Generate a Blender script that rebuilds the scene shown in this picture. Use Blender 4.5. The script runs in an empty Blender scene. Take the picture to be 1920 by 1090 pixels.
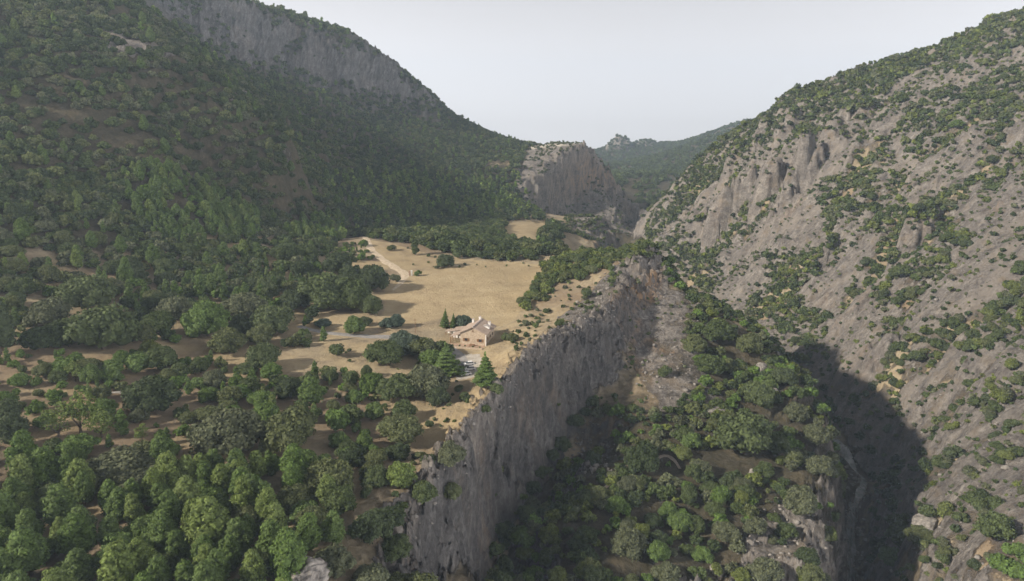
import bpy, bmesh, math, random
import numpy as np
from mathutils import Vector, Matrix

# ------------------------------------------------------------------ camera, sky, sun
SC = bpy.context.scene
COL = SC.collection
R = math.radians
F = 1300.0
TH = R(13.6)
cam_d = bpy.data.cameras.new('camera')
cam_d.lens = 36.0 * F / 1920.0
cam_d.sensor_width = 36.0
cam_d.clip_start = 1.0
cam_d.clip_end = 40000.0
cam = bpy.data.objects.new('camera', cam_d)
COL.objects.link(cam)
cam.rotation_euler = (R(90) - TH, 0, 0)
SC.camera = cam

SUN_EL = 28.5
SUN_DIR = Vector((-0.93, -0.37, 0)).normalized() * math.cos(R(SUN_EL)) + Vector((0, 0, math.sin(R(SUN_EL))))
world = bpy.data.worlds.new('World')
SC.world = world
world.use_nodes = True
wn = world.node_tree
bg = wn.nodes['Background']
sky = wn.nodes.new('ShaderNodeTexSky')
sky.sky_type = 'NISHITA'
sky.sun_disc = False
sky.sun_elevation = R(SUN_EL)
sky.sun_rotation = math.atan2(-SUN_DIR.x, SUN_DIR.y) % (2 * math.pi)
sky.altitude = 900
sky.air_density = 1.0
sky.dust_density = 5.0
sky.ozone_density = 1.0
tc = wn.nodes.new('ShaderNodeTexCoord')
sep = wn.nodes.new('ShaderNodeSeparateXYZ')
cmb = wn.nodes.new('ShaderNodeCombineXYZ')
ab = wn.nodes.new('ShaderNodeMath'); ab.operation = 'MAXIMUM'; ab.inputs[1].default_value = 0.0
ad = wn.nodes.new('ShaderNodeMath'); ad.operation = 'ADD'; ad.inputs[1].default_value = 0.10
wn.links.new(tc.outputs['Generated'], sep.inputs[0])
wn.links.new(sep.outputs[0], cmb.inputs[0]); wn.links.new(sep.outputs[1], cmb.inputs[1])
wn.links.new(sep.outputs[2], ab.inputs[0]); wn.links.new(ab.outputs[0], ad.inputs[0]); wn.links.new(ad.outputs[0], cmb.inputs[2])
wn.links.new(cmb.outputs[0], sky.inputs['Vector'])
hsv = wn.nodes.new('ShaderNodeHueSaturation')
hsv.inputs['Saturation'].default_value = 0.05
hsv.inputs['Value'].default_value = 1.0
wn.links.new(sky.outputs[0], hsv.inputs['Color'])
mr = wn.nodes.new('ShaderNodeMapRange')           # hazy sky: palest low down, dimmer towards the zenith
mr.inputs['From Min'].default_value = 0.10; mr.inputs['From Max'].default_value = 0.55
mr.inputs['To Min'].default_value = 1.0; mr.inputs['To Max'].default_value = 0.47
wn.links.new(sep.outputs[2], mr.inputs['Value'])
vs = wn.nodes.new('ShaderNodeVectorMath'); vs.operation = 'SCALE'
tint = wn.nodes.new('ShaderNodeVectorMath'); tint.operation = 'MULTIPLY'; tint.inputs[1].default_value = (1.01, 0.985, 0.995)
wn.links.new(hsv.outputs[0], tint.inputs[0]); wn.links.new(tint.outputs[0], vs.inputs[0]); wn.links.new(mr.outputs[0], vs.inputs['Scale'])
wn.links.new(vs.outputs[0], bg.inputs['Color'])
bg.inputs['Strength'].default_value = 0.14
sun_d = bpy.data.lights.new('sun', 'SUN')
sun_d.energy = 4.3
sun_d.angle = R(2.5)
sun_d.color = (1.0, 0.915, 0.80)
sun = bpy.data.objects.new('sun', sun_d)
COL.objects.link(sun)
sun.rotation_euler = SUN_DIR.to_track_quat('Z', 'Y').to_euler()
SC.view_settings.view_transform = 'Standard'
SC.view_settings.look = 'None'
SC.view_settings.gamma = 1.0
SC.view_settings.exposure = 0.72
SC.render.engine = 'CYCLES'
SC.cycles.volume_bounces = 0
SC.cycles.max_bounces = 4
SC.cycles.diffuse_bounces = 2
SC.cycles.use_denoising = True
SC.cycles.use_adaptive_sampling = False

# ------------------------------------------------------------------ numeric helpers
rng = np.random.default_rng(7)
random.seed(7)
CT, ST = math.cos(TH), math.sin(TH)


def ray(u, v):
    """direction per metre of forward distance: X/D, Z/D"""
    xc = (np.asarray(u, float) - 960) / F
    yc = (545 - np.asarray(v, float)) / F
    dy = CT + ST * yc
    return xc / dy, (-ST + CT * yc) / dy


def pt(u, v, D):
    a, b = ray(u, v)
    return (a * D, D, b * D)


def project(x, y, z):
    fw = y * CT - z * ST
    up = y * ST + z * CT
    fw = np.maximum(fw, 1e-3)
    return 960 + F * x / fw, 545 - F * up / fw


def _hash(ix, iy, seed):
    n = (ix.astype(np.int64) * 374761393 + iy.astype(np.int64) * 668265263 + seed * 1442695041) & 0xffffffff
    n = ((n ^ (n >> 13)) * 1274126177) & 0xffffffff
    return n ^ (n >> 16)


def perlin(x, y, seed=0):
    x = np.asarray(x, float); y = np.asarray(y, float)
    ix = np.floor(x).astype(np.int64); iy = np.floor(y).astype(np.int64)
    fx = x - ix; fy = y - iy
    sx = fx * fx * fx * (fx * (fx * 6 - 15) + 10); sy = fy * fy * fy * (fy * (fy * 6 - 15) + 10)

    def g(jx, jy, dx, dy):
        a = (_hash(jx, jy, seed) & 1023) * (2 * math.pi / 1024)
        return np.cos(a) * dx + np.sin(a) * dy
    a = g(ix, iy, fx, fy); b = g(ix + 1, iy, fx - 1, fy)
    c = g(ix, iy + 1, fx, fy - 1); d = g(ix + 1, iy + 1, fx - 1, fy - 1)
    return ((a + (b - a) * sx) * (1 - sy) + (c + (d - c) * sx) * sy) * 1.5


def fbm(x, y, wl, octv=4, seed=0, gain=0.5, ridged=False):
    s = 0; a = 1.0; t = 0
    for o in range(octv):
        n = perlin(x / wl + 17.3 * o, y / wl - 9.1 * o, seed + o)
        if ridged:
            n = 1 - 2 * np.abs(n)
        s = s + a * n; t += a
        a *= gain; wl /= 2.03
    return s / t


def inpoly(px, py, poly):
    px = np.asarray(px); c = np.zeros(px.shape, bool)
    n = len(poly)
    for i in range(n):
        x1, y1 = poly[i]; x2, y2 = poly[(i + 1) % n]
        if y1 == y2:
            continue
        c ^= ((y1 > py) != (y2 > py)) & (px < (x2 - x1) * (py - y1) / (y2 - y1) + x1)
    return c


def sstep(a, b, x):
    t = np.clip((x - a) / (b - a), 0, 1)
    return t * t * (3 - 2 * t)


# ------------------------------------------------------------------ terrain control points (pixel of the ground, forward distance, class)
# classes: noise amplitude, wavelength, warp amplitude, warp wavelength
CLS = {'f': (0.25, 22, 0.0, 30), 'b': (0.7, 25, 1.0, 30), 'h': (3.0, 60, 7, 70), 'w': (2.0, 45, 5, 50), 'r': (1.6, 20, 3.5, 26),
       'k': (1.8, 26, 3.5, 34), 'c': (5, 60, 20, 75), 'm': (3.5, 40, 12, 50), 'F': (16, 300, 30, 300), 'v': (1.8, 18, 4.0, 30)}
CP = []


def A(cls, *pts):
    for u, v, D in pts:
        CP.append(pt(u, v, D) + (cls,))


def AZ(cls, *pts):
    for u, v, z in pts:
        a, b = ray(u, v)
        CP.append(pt(u, v, z / b) + (cls,))


def L(cls, n, *pts):
    for i in range(len(pts) - 1):
        for k in range(n):
            t = k / n
            CP.append(pt(*[pts[i][j] * (1 - t) + pts[i + 1][j] * t for j in range(3)]) + (cls,))
    CP.append(pt(*pts[-1]) + (cls,))


def W(cls, *pts):
    for p in pts:
        CP.append(tuple(p) + (cls,))


# bench: field, clearing, house platform
AZ('f', (720, 560, -87.5), (850, 590, -88.2), (950, 590, -88), (1010, 530, -86.5), (1015, 500, -85.5), (880, 500, -85), (760, 520, -85.5),
   (800, 480, -83.5), (720, 460, -80), (680, 445, -78), (930, 490, -85), (650, 600, -88.2), (740, 630, -89.2), (700, 680, -90),
   (780, 625, -89.3), (885, 700, -93), (858, 680, -92.3), (905, 690, -92.3), (900, 760, -92.3), (830, 600, -88.6), (900, 590, -88.3),
   (918, 652, -90.0), (868, 652, -90.2), (840, 630, -89.8), (945, 630, -89.4), (600, 640, -89), (600, 720, -90.5),
   (860, 655, -90.3), (895, 660, -90.3))
AZ('b', (820, 770, -92), (700, 780, -91.5), (600, 800, -91), (780, 850, -92), (500, 680, -89), (500, 780, -91), (300, 620, -84), (300, 700, -88),
   (300, 800, -90), (150, 620, -80), (150, 700, -84), (150, 800, -88), (0, 620, -78), (0, 720, -84), (-200, 700, -80), (-200, 900, -88),
   (300, 900, -90), (0, 880, -89), (150, 980, -90), (300, 1000, -89), (450, 950, -89), (550, 880, -90), (600, 940, -90), (0, 1090, -90), (300, 1090, -90),
   (500, 1060, -88), (560, 1090, -87.5), (620, 1085, -89), (700, 900, -90.5), (560, 560, -86), (450, 560, -84), (300, 540, -80), (150, 520, -73),
   (640, 500, -83), (560, 460, -78), (450, 470, -75))
A('w', (0, 520, 300), (-250, 500, 290), (-250, 350, 360), (0, 430, 345), (150, 430, 370), (300, 430, 400), (300, 350, 440), (430, 400, 450), (150, 350, 410), (0, 340, 375), (560, 420, 520))
# near-left hillside and its spur with small cliffs
A('h', (0, 250, 420), (0, 150, 470), (0, 50, 530), (-300, 150, 440), (-300, -50, 520), (0, -60, 600), (150, 250, 450), (150, 150, 490), (150, 60, 540),
   (250, 300, 450), (280, 230, 490), (300, 160, 530), (210, 45, 580), (320, 95, 560), (400, 150, 565), (480, 195, 570), (380, 240, 520), (120, -30, 620), (230, -20, 650),
   (530, 240, 575), (350, 310, 475), (460, 350, 500), (600, 400, 560))
L('m', 2, (380, 285, 506), (430, 290, 514), (450, 280, 520), (500, 262, 545), (550, 262, 560))
L('m', 2, (380, 318, 494), (430, 322, 500), (450, 322, 506), (500, 325, 520), (555, 318, 538))
# behind the spur: the wooded flank of the big mountain
A('h', (430, 130, 860), (520, 190, 800), (600, 250, 790), (640, 330, 700), (640, 380, 640), (600, 170, 960), (700, 240, 960), (700, 300, 850),
   (720, 350, 740), (720, 400, 640), (800, 240, 1040), (800, 300, 920), (800, 350, 800), (830, 400, 680), (880, 440, 560), (760, 440, 530),
   (870, 260, 1080), (900, 320, 940), (900, 370, 800), (930, 300, 1020), (960, 380, 780), (940, 410, 690), (350, 60, 860))
L('c', 3, (240, -60, 900), (340, -22, 960), (457, 12, 1000), (540, 42, 1040), (620, 62, 1070), (700, 100, 1100), (760, 140, 1120), (800, 172, 1140), (815, 198, 1145))
L('c', 3, (240, -10, 880), (340, 30, 925), (400, 80, 945), (480, 115, 975), (560, 145, 1005), (640, 165, 1035), (720, 185, 1070), (800, 206, 1110))
A('h', (850, 222, 1150), (900, 240, 1150), (950, 262, 1160), (985, 270, 1170))
for (u, v, D) in [(240, -40, 1100), (457, 40, 1150), (620, 90, 1230), (760, 170, 1280), (850, 245, 1300), (950, 280, 1320), (1000, 290, 1320), (457, 100, 1500), (700, 200, 1700), (950, 300, 1700)]:
    A('h', (u, v, D))
# far bench and second field
AZ('f', (985, 420, -93), (1010, 430, -94), (1000, 445, -93), (960, 430, -91))
AZ('b', (1040, 470, -80), (1000, 475, -84), (900, 470, -83), (840, 450, -81), (1040, 440, -97), (950, 400, -90), (1030, 400, -98))
# mesa outcrop
A('r', (985, 285, 1090), (1040, 272, 1080), (1000, 305, 1020), (975, 345, 930), (990, 365, 915), (1030, 290, 1050))
L('m', 2, (1100, 272, 1075), (1085, 285, 1040), (1060, 308, 1000), (1035, 328, 965), (1015, 350, 935))
L('m', 2, (1114, 312, 1066), (1098, 350, 1034), (1078, 378, 990), (1052, 392, 957), (1020, 395, 928))
L('m', 2, (1112, 282, 1085), (1135, 310, 1080), (1150, 345, 1070), (1175, 365, 1060), (1200, 388, 1050))
A('m', (1100, 405, 945), (1150, 420, 940), (1160, 390, 990), (1120, 360, 1020), (1185, 432, 930), (1205, 408, 985), (1130, 440, 870))
for (u, v, D) in [(1100, 290, 1180), (1150, 370, 1200), (1200, 402, 1150), (1040, 285, 1200)]:
    A('h', (u, v, D))
# rocky knoll before it
A('r', (1060, 425, 720), (1100, 415, 740), (1140, 408, 760), (1150, 440, 730), (1100, 445, 690), (1130, 455, 640))
# fin of rock: top edge and foot of the face
L('r', 3, (860, 850, 181), (880, 826, 188), (905, 790, 201), (940, 742, 220), (975, 702, 237), (1010, 666, 256), (1060, 630, 276), (1110, 602, 291), (1140, 592, 298))
L('r', 2, (1140, 592, 298), (1160, 545, 328), (1180, 503, 350), (1200, 476, 366), (1236, 480, 366), (1246, 510, 358))
A('r', (1172, 490, 374), (1190, 470, 374), (1212, 461, 373), (1232, 465, 371), (1225, 470, 380), (1200, 468, 382))
A('k', (1249, 505, 371), (1262, 535, 366), (1280, 545, 362))
L('k', 3, (900, 1085, 172), (940, 975, 201), (1000, 890, 224), (1060, 802, 252), (1120, 738, 271), (1172, 668, 290))
L('k', 2, (1172, 668, 290), (1185, 610, 312), (1200, 570, 330), (1230, 545, 342), (1262, 530, 352))
L('k', 2, (840, 880, 173), (800, 935, 159), (770, 1000, 146), (750, 1060, 136))
L('k', 2, (905, 900, 182), (870, 960, 170), (845, 1020, 159), (825, 1085, 149))
A('r', (1100, 575, 312), (1050, 600, 300), (1110, 540, 335), (1020, 560, 330), (980, 585, 315), (1160, 480, 385), (1100, 475, 400), (1050, 500, 385), (1200, 458, 385),
   (1000, 640, 270), (960, 680, 248), (930, 712, 233), (1040, 520, 365))
AZ('f', (895, 745, -91), (870, 800, -91.3), (850, 830, -91.8))
W('v', (78, 450, -108), (95, 420, -120), (120, 430, -150), (60, 520, -112), (20, 560, -96))
# vegetated spur in the middle
A('v', (1215, 660, 298), (1260, 600, 322), (1290, 560, 340), (1300, 640, 305), (1340, 572, 342), (1400, 605, 335), (1450, 645, 322), (1530, 740, 285), (1560, 800, 262),
   (1580, 860, 243), (1250, 700, 280), (1300, 800, 246), (1400, 700, 288), (1350, 900, 214), (1200, 900, 212), (1200, 800, 244), (1100, 1000, 185), (1100, 880, 218),
   (1450, 900, 216), (1480, 800, 250), (1480, 1000, 188), (1490, 1085, 170), (1300, 1000, 189), (1300, 1090, 167), (1100, 1090, 165), (1000, 1090, 168), (1000, 970, 196),
   (1560, 1000, 190), (1545, 1085, 172), (1570, 930, 215), (1150, 760, 262), (1240, 760, 258))
# gorge floor
GORGE = [(60, 95, -196), (85, 130, -195), (112, 190, -190), (136, 250, -186)]
a_, b_ = ray(1590, 1075); g1 = (a_ * (-183 / b_), -183 / b_, -183)
a_, b_ = ray(1600, 960); g2 = (a_ * (-179 / b_), -179 / b_, -179)
a_, b_ = ray(1612, 885); g3 = (a_ * (-175 / b_), -175 / b_, -175)
GORGE = [(50, 90, -196), (78, 130, -194), (108, 190, -189), g1, g2, g3, (172, 380, -172), (150, 450, -170), (128, 560, -166), (125, 700, -160), (150, 850, -153), (172, 950, -148), (190, 1080, -146), (230, 1250, -150)]
for i in range(len(GORGE) - 1):
    for k in range(4):
        t = k / 4
        W('v', tuple(GORGE[i][j] * (1 - t) + GORGE[i + 1][j] * t for j in range(3)))
# right slope
L('h', 2, (1216, 404, 900), (1300, 332, 880), (1370, 268, 860), (1430, 232, 830), (1500, 192, 790), (1600, 160, 745), (1730, 132, 700), (1800, 92, 670), (1920, 38, 650), (2150, -50, 620))
A('k', (1300, 430, 780), (1400, 350, 740), (1500, 300, 690), (1700, 250, 610), (1900, 200, 540), (2150, 150, 500), (1350, 480, 690), (1500, 450, 590), (1700, 400, 510),
   (1900, 350, 450), (2150, 300, 400), (1400, 560, 590), (1550, 550, 500), (1700, 550, 420), (1900, 520, 360), (2150, 500, 320), (1560, 650, 440), (1700, 700, 352), (1900, 700, 290),
   (2150, 700, 260), (1650, 820, 335), (1750, 850, 290), (1900, 850, 238), (1700, 930, 272), (1745, 975, 222), (1740, 930, 250), (1900, 1000, 190), (1700, 1065, 205), (1640, 900, 330), (1640, 1050, 246), (1800, 1088, 180),
   (1900, 1088, 168), (2150, 1000, 175), (1250, 460, 760), (1290, 510, 690))
for (u, v, D) in [(1300, 350, 1000), (1430, 262, 950), (1600, 200, 880), (1800, 140, 830), (2000, 60, 820), (1250, 400, 1050)]:
    A('h', (u, v, D))
# far hills
L('F', 2, (1100, 322, 1900), (1150, 316, 1930), (1200, 303, 1960), (1260, 288, 2000), (1320, 266, 2060), (1380, 250, 2120), (1440, 240, 2150))
L('F', 1, (1120, 322, 2350), (1200, 318, 2380), (1300, 300, 2400), (1400, 270, 2420))
L('F', 2, (1100, 288, 2700), (1140, 277, 2700), (1156, 268, 2700), (1166, 256, 2700), (1176, 268, 2700), (1200, 270, 2700), (1235, 266, 2700), (1262, 273, 2650), (1300, 260, 2600), (1350, 242, 2550), (1400, 226, 2500), (1440, 226, 2450))
A('F', (1150, 343, 1480), (1200, 333, 1500), (1260, 329, 1520), (1310, 340, 1500), (1200, 388, 1230), (1260, 380, 1280), (1160, 372, 1300),
   (1130, 330, 1900),  (1110, 284, 2650), (1140, 276, 2680), (1180, 268, 2700), (1230, 268, 2700), (1262, 273, 2650),
   (1300, 260, 2600), (1350, 242, 2550), (1400, 228, 2500), (1440, 228, 2450), (1500, 240, 2400),  (1100, 330, 1700), (1050, 300, 1800), (1000, 296, 2700), (1700, 240, 2400))
W('F', (-1500, 2500, -200), (2600, 2500, -200), (0, 3500, -330), (1500, 3600, -330), (-1500, 4000, -330), (800, 1500, -100), (1200, 2000, -100), (-900, 1500, 60))
W('h', (-430, 330, 40), (-480, 400, 125), (-540, 480, 180), (-620, 580, 225), (-560, 420, 190), (-700, 700, 270), (-650, 560, 250))  # hills out of view on the left, raised to cast shade on the hillside
W('b', (-40, 60, -90), (-150, 60, -90), (-10, 100, -97), (25, 100, -125))
CPX = np.array([c[:3] for c in CP], float)
CPC = np.array([CLS[c[3]] for c in CP], float)

# fan-shaped sampling grid: fine near the bench, coarse far off
NI, NJ = 1200, 1250
TMAX = 1.12


def row_y(s):
    return 88 * np.exp(s * math.log(3450 / 88.0) * 1.0)


# redistribute rows: two thirds between 100 m and 700 m
_s = np.linspace(0, 1, 2001)
_dens = 1.0 / (1 + np.exp((_s - 0.5) * 14)) * 1.0 + 0.28
_cum = np.concatenate([[0], np.cumsum((_dens[1:] + _dens[:-1]) / 2)])
_cum /= _cum[-1]


def s_of_r(r):
    return np.interp(r, _cum, _s)


def r_of_s(s):
    return np.interp(s, _s, _cum)


def grid_xy(ni, nj):
    t = np.linspace(-TMAX, TMAX, ni)
    r = np.linspace(0, 1, nj)
    y = row_y(s_of_r(r))
    Y, T = np.meshgrid(y, t, indexing='ij')
    return T * (Y + 30), Y


def lookup(G, x, y):
    nj, ni = G.shape
    y = np.clip(y, 88.01, 3449)
    t = np.clip(x / (y + 30), -TMAX, TMAX)
    fi = (t + TMAX) / (2 * TMAX) * (ni - 1)
    fj = r_of_s(np.log(y / 88) / math.log(3450 / 88.0)) * (nj - 1)
    i = np.clip(fi.astype(int), 0, ni - 2); j = np.clip(fj.astype(int), 0, nj - 2)
    a = fi - i; b = fj - j
    return (G[j, i] * (1 - a) + G[j, i + 1] * a) * (1 - b) + (G[j + 1, i] * (1 - a) + G[j + 1, i + 1] * a) * b


def solve():
    P = CPX[:, :2]
    d2 = ((P[:, None] - P[None]) ** 2).sum(-1)
    K = np.sqrt(d2 + 16.0)
    n = len(P)
    M = np.zeros((n + 3, n + 3))
    M[:n, :n] = K - np.eye(n) * 0.6
    M[:n, n] = 1; M[:n, n + 1:] = P
    M[n, :n] = 1; M[n + 1:, :n] = P.T
    w = np.linalg.solve(M, np.concatenate([CPX[:, 2], [0, 0, 0]]))
    gx, gy = grid_xy(420, 520)
    q = np.stack([gx.ravel(), gy.ravel()], 1)
    out = np.zeros(len(q)); cls = np.zeros((len(q), 4))
    for c in range(0, len(q), 20000):
        d2 = ((q[c:c + 20000, None] - P[None]) ** 2).sum(-1)
        out[c:c + 20000] = np.sqrt(d2 + 16.0) @ w[:n] + w[n] + q[c:c + 20000] @ w[n + 1:]
        nn = np.argpartition(d2, 8, axis=1)[:, :8]
        zz = CPX[nn, 2]; dd = np.sqrt(np.take_along_axis(d2, nn, 1).min(1))
        out[c:c + 20000] = np.clip(out[c:c + 20000], zz.min(1) - 2.5 - 0.25 * dd, zz.max(1) + 0.3 + 0.12 * dd)
        ww = 1.0 / (d2 + 30.0) ** 1.5
        cls[c:c + 20000] = (ww @ CPC) / ww.sum(1)[:, None]
    return out.reshape(gx.shape), cls.reshape(gx.shape + (4,))


H0, C0 = solve()
GX, GY = grid_xy(NI, NJ)
amp = lookup(C0[..., 0], GX, GY); wl = lookup(C0[..., 1], GX, GY)
wamp = lookup(C0[..., 2], GX, GY)


def mixwl(fn):
    """blend noises of a few fixed wavelengths by the local wavelength"""
    waves = [22, 50, 110, 420]
    out = 0; tw = 0
    for k, w_ in enumerate(waves):
        wt = np.exp(-(np.log(wl / w_)) ** 2 / 0.35)
        out = out + wt * fn(w_, 11 * k); tw = tw + wt
    return out / tw


wx = mixwl(lambda w_, s: fbm(GX, GY, w_, 4, 100 + s, 0.55))
wy = mixwl(lambda w_, s: fbm(GX, GY, w_, 4, 200 + s, 0.55))
near = sstep(520, 430, GY); mid_ = (1 - near) * sstep(1300, 1150, GY)
soft = np.clip(amp / 1.5, 0, 1)
wx = wx * wamp + soft * (near * 3.2 * fbm(GX, GY, 30, 2, 171, .5) + near * 2.3 * fbm(GX, GY, 9, 4, 131, .6, True) + mid_ * 9 * fbm(GX, GY, 30, 4, 141, .6, True))
wy = wy * wamp + soft * (near * 3.2 * fbm(GX, GY, 30, 2, 181, .5) + near * 2.3 * fbm(GX, GY, 9, 4, 151, .6, True) + mid_ * 9 * fbm(GX, GY, 30, 4, 161, .6, True))
GZ = lookup(H0, GX + wx, GY + wy) + amp * mixwl(lambda w_, s: fbm(GX, GY, w_, 5, 300 + s, 0.5))
del wx, wy

PU, PV = project(GX, GY, GZ)


def reg(poly, y0, y1, soft=None):
    """region given by its outline as seen from the camera position, limited to a range of distances"""
    return (inpoly(PU, PV, poly) & (GY > y0) & (GY < y1)).astype(float)


def blur(m, n=2):
    for _ in range(n):
        m = (m + np.roll(m, 1, 0) + np.roll(m, -1, 0) + np.roll(m, 1, 1) + np.roll(m, -1, 1)) / 5
    return m


# broken crest and bulging face of the rock fin
EDGE = [pt(*p) for p in [(750, 1060, 136), (770, 1000, 146), (800, 935, 159), (840, 880, 173), (860, 850, 181), (880, 826, 188), (905, 790, 201), (940, 742, 220), (975, 702, 237), (1010, 666, 256), (1060, 630, 276), (1110, 602, 291), (1140, 592, 298), (1165, 545, 328), (1200, 476, 366), (1236, 480, 366)]]
def dist_line(x, y, line):
    d = np.full(np.shape(x), 1e9); side = np.zeros(np.shape(x))
    for p, r_ in zip(line[:-1], line[1:]):
        ax, ay = p[:2]; bx, by = r_[:2]
        L2 = (bx - ax) ** 2 + (by - ay) ** 2
        t = np.clip(((x - ax) * (bx - ax) + (y - ay) * (by - ay)) / L2, 0, 1)
        dd = np.hypot(x - ax - t * (bx - ax), y - ay - t * (by - ay))
        cr = (bx - ax) * (y - ay) - (by - ay) * (x - ax)
        k = dd < d
        d = np.where(k, dd, d); side = np.where(k, cr, side)
    return d, side


dE, sE = dist_line(GX, GY, EDGE)
jag = fbm(GX, GY, 11, 4, 601, 0.65, True)
GZ += np.exp(-(dE / 6.0) ** 2) * (jag - 0.25) * 5.0 * (GX > -25)
# river side: which side of the gorge line a point lies on
gxs = np.interp(GY, [p[1] for p in GORGE], [p[0] for p in GORGE])
RIGHT = sstep(4, 26, GX - gxs) * (1 - sstep(1050, 1250, GY)) * (GY > 88)
# slabs and ribs of the right slope: elongated up the dip (plan x), stacked along y
def ribs(X, Y):
    """relief of the right slope: slabs and gullies run up the dip (plan x) and are stacked along y"""
    u_ = X + 0.05 * Y; v_ = Y - 0.12 * X
    w_ = fbm(X, Y, 60, 3, 41) * 14
    rib = fbm(u_ / 5.0, v_ + w_, 66, 3, 51, 0.45, True)
    rib2 = fbm(u_ / 3.5, v_ + w_, 13, 3, 61, 0.5, True)
    t = (v_ + w_ * 1.6 + fbm(X, Y, 90, 2, 43) * 34) / 60.0
    saw = t % 1.0
    saw = np.where(saw < 0.91, saw / 0.91, (1 - saw) / 0.09)
    crag = fbm(u_ / 2.2, v_ + w_, 58, 4, 71, 0.55, True)
    patchy = sstep(-0.25, 0.35, fbm(X, Y, 120, 2, 77))
    upl = np.clip(1.25 - np.hypot((X - 250) / 95, (Y - 700) / 150), 0, 1)
    t2 = (v_ + w_ * 1.3 + fbm(X, Y, 50, 2, 47) * 16) / 21.0
    saw2 = t2 % 1.0; saw2 = np.where(saw2 < 0.85, saw2 / 0.85, (1 - saw2) / 0.15)
    big = rib * 5.5 + (saw - 0.5) * 17.0 * (0.45 + 0.55 * patchy) + (saw2 - 0.5) * 6.5 * patchy + (crag - 0.2) * 7.0 * (0.35 + 0.65 * (1 - patchy))
    fine_ = rib2 * 0.9 * patchy + upl * 18 * (fbm(X / 1.6, Y, 46, 4, 83, .6, True) - .2) + 3.2 * fbm(X, Y, 16, 4, 87, .6) * (0.3 + 0.7 * (1 - patchy))
    return big, fine_


bigr, finer = ribs(GX, GY)
GZ += RIGHT * (bigr + finer)
# crags standing out of the right slope (foot seen at u, v; half widths and height in metres)
CRAGM = np.zeros(GX.shape)
_t0 = 95 * np.exp(np.linspace(0, math.log(3400 / 95.0), 900))
for (u, v, D0, hw, hl_, hh_, rot) in [(1312, 425, 560, 7, 11, 17, .2), (1343, 425, 560, 11, 15, 26, .1), (1368, 385, 560, 7, 12, 15, .3), (1392, 375, 560, 10, 14, 24, .2), (1436, 365, 560, 11, 18, 26, .3),
                                     (1462, 392, 540, 6, 20, 11, .5), (1492, 350, 540, 8, 22, 24, .6), (1517, 318, 540, 9, 15, 22, .3), (1375, 300, 600, 8, 12, 14, .2), (1420, 262, 600, 9, 12, 13, .4), (1475, 245, 600, 8, 14, 12, .3),
                                     (1720, 450, 300, 9, 16, 14, .3), (1692, 470, 300, 7, 12, 10, .2), (1600, 700, 300, 9, 15, 11, .2), (1640, 675, 300, 6, 14, 8, .3), (1530, 505, 350, 7, 13, 8, .2), (1590, 600, 300, 6, 15, 7, .2),
                                     (1880, 330, 250, 6, 15, 8, .2), (1166, 274, 2300, 42, 34, 27, 0), (1150, 280, 2300, 40, 30, 20, 0), (1210, 272, 2300, 60, 40, 14, 0), (1560, 250, 500, 8, 22, 12, .5), (1610, 235, 500, 7, 24, 10, .5)]:
    ra, rb_ = ray(u, v)
    hh0 = lookup(GZ, ra * _t0, _t0)
    kk0 = np.nonzero((rb_ * _t0 < hh0) & (_t0 > D0 * 0.8))[0]
    if len(kk0) == 0: continue
    cx_, cy_ = ra * _t0[kk0[0]], _t0[kk0[0]]
    wn1 = fbm(GX, GY, 9, 3, int(u), .6) * 5 if False else 0
    sel = (np.abs(GX - cx_) < 80) & (np.abs(GY - cy_) < 80)
    gx2 = GX[sel]; gy2 = GY[sel]
    gx2 = gx2 + 4.5 * fbm(gx2, gy2, 9, 3, int(u), .6) - cx_; gy2 = gy2 + 4.5 * fbm(gx2 + cx_, gy2, 9, 3, int(u) + 5, .6) - cy_
    ca_, sa_ = math.cos(rot), math.sin(rot)
    dd = np.hypot((gx2 * ca_ + gy2 * sa_) / hl_, (-gx2 * sa_ + gy2 * ca_) / hw)
    f_ = np.clip(1 - dd ** 2.2, 0, 1) ** 0.55
    GZ[sel] += f_ * hh_; CRAGM[sel] = np.maximum(CRAGM[sel], f_)
# strata of the fin face and the left cliffs: thin ribs running down the face
gy_, gx_ = np.gradient(GZ)
dY = np.gradient(GY, axis=0); dX = np.gradient(GX, axis=1)
sy_ = gy_ / dY; sx_ = gx_ / dX
SLOPE = np.sqrt(sx_ ** 2 + (sy_ - sx_ * np.gradient(GX, axis=0) / dY) ** 2)
del gy_, gx_
STEEP = sstep(0.75, 1.3, SLOPE)
fine = fbm(GX, GY, 5.5, 4, 91, 0.6)
qx_ = GX - 0.24 * GZ; qy_ = GY - 0.55 * GZ          # bedding grooves lean along the fin
groove = fbm(qx_, qy_, 9, 4, 611, 0.6, True) + 0.8 * fbm(qx_, qy_ , 24, 2, 621, 0.5)
GZ += STEEP * (1 - RIGHT) * (GY < 420) * groove * 3.2
GZ += STEEP * (GY > 800) * (1 - RIGHT) * 9.0 * fbm(GX, GY, 22, 3, 95, 0.6, True)
GZ += STEEP * (1 - RIGHT) * fine * np.where(GY < 420, 1.6, 3.5) + RIGHT * fine * 1.2 * sstep(120, 200, GY)


def HT(x, y):
    return lookup(GZ, np.asarray(x, float), np.asarray(y, float))


_tt = 95 * np.exp(np.linspace(0, math.log(3600 / 95.0), 1400))


def hit(u, v, zoff=0.0, dmin=95):
    """first ground point seen through a pixel"""
    a, b = ray(u, v)
    h = HT(a * _tt, _tt) + zoff
    k = np.nonzero((b * _tt < h) & (_tt > dmin))[0]
    if len(k) == 0:
        D = 3000.0
    elif k[0] == 0:
        D = _tt[0]
    else:
        i = k[0]
        f0 = b * _tt[i - 1] - h[i - 1]; f1 = b * _tt[i] - h[i]
        D = _tt[i - 1] + (_tt[i] - _tt[i - 1]) * f0 / (f0 - f1)
    return Vector((a * D, D, float(HT(a * D, D))))


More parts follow.
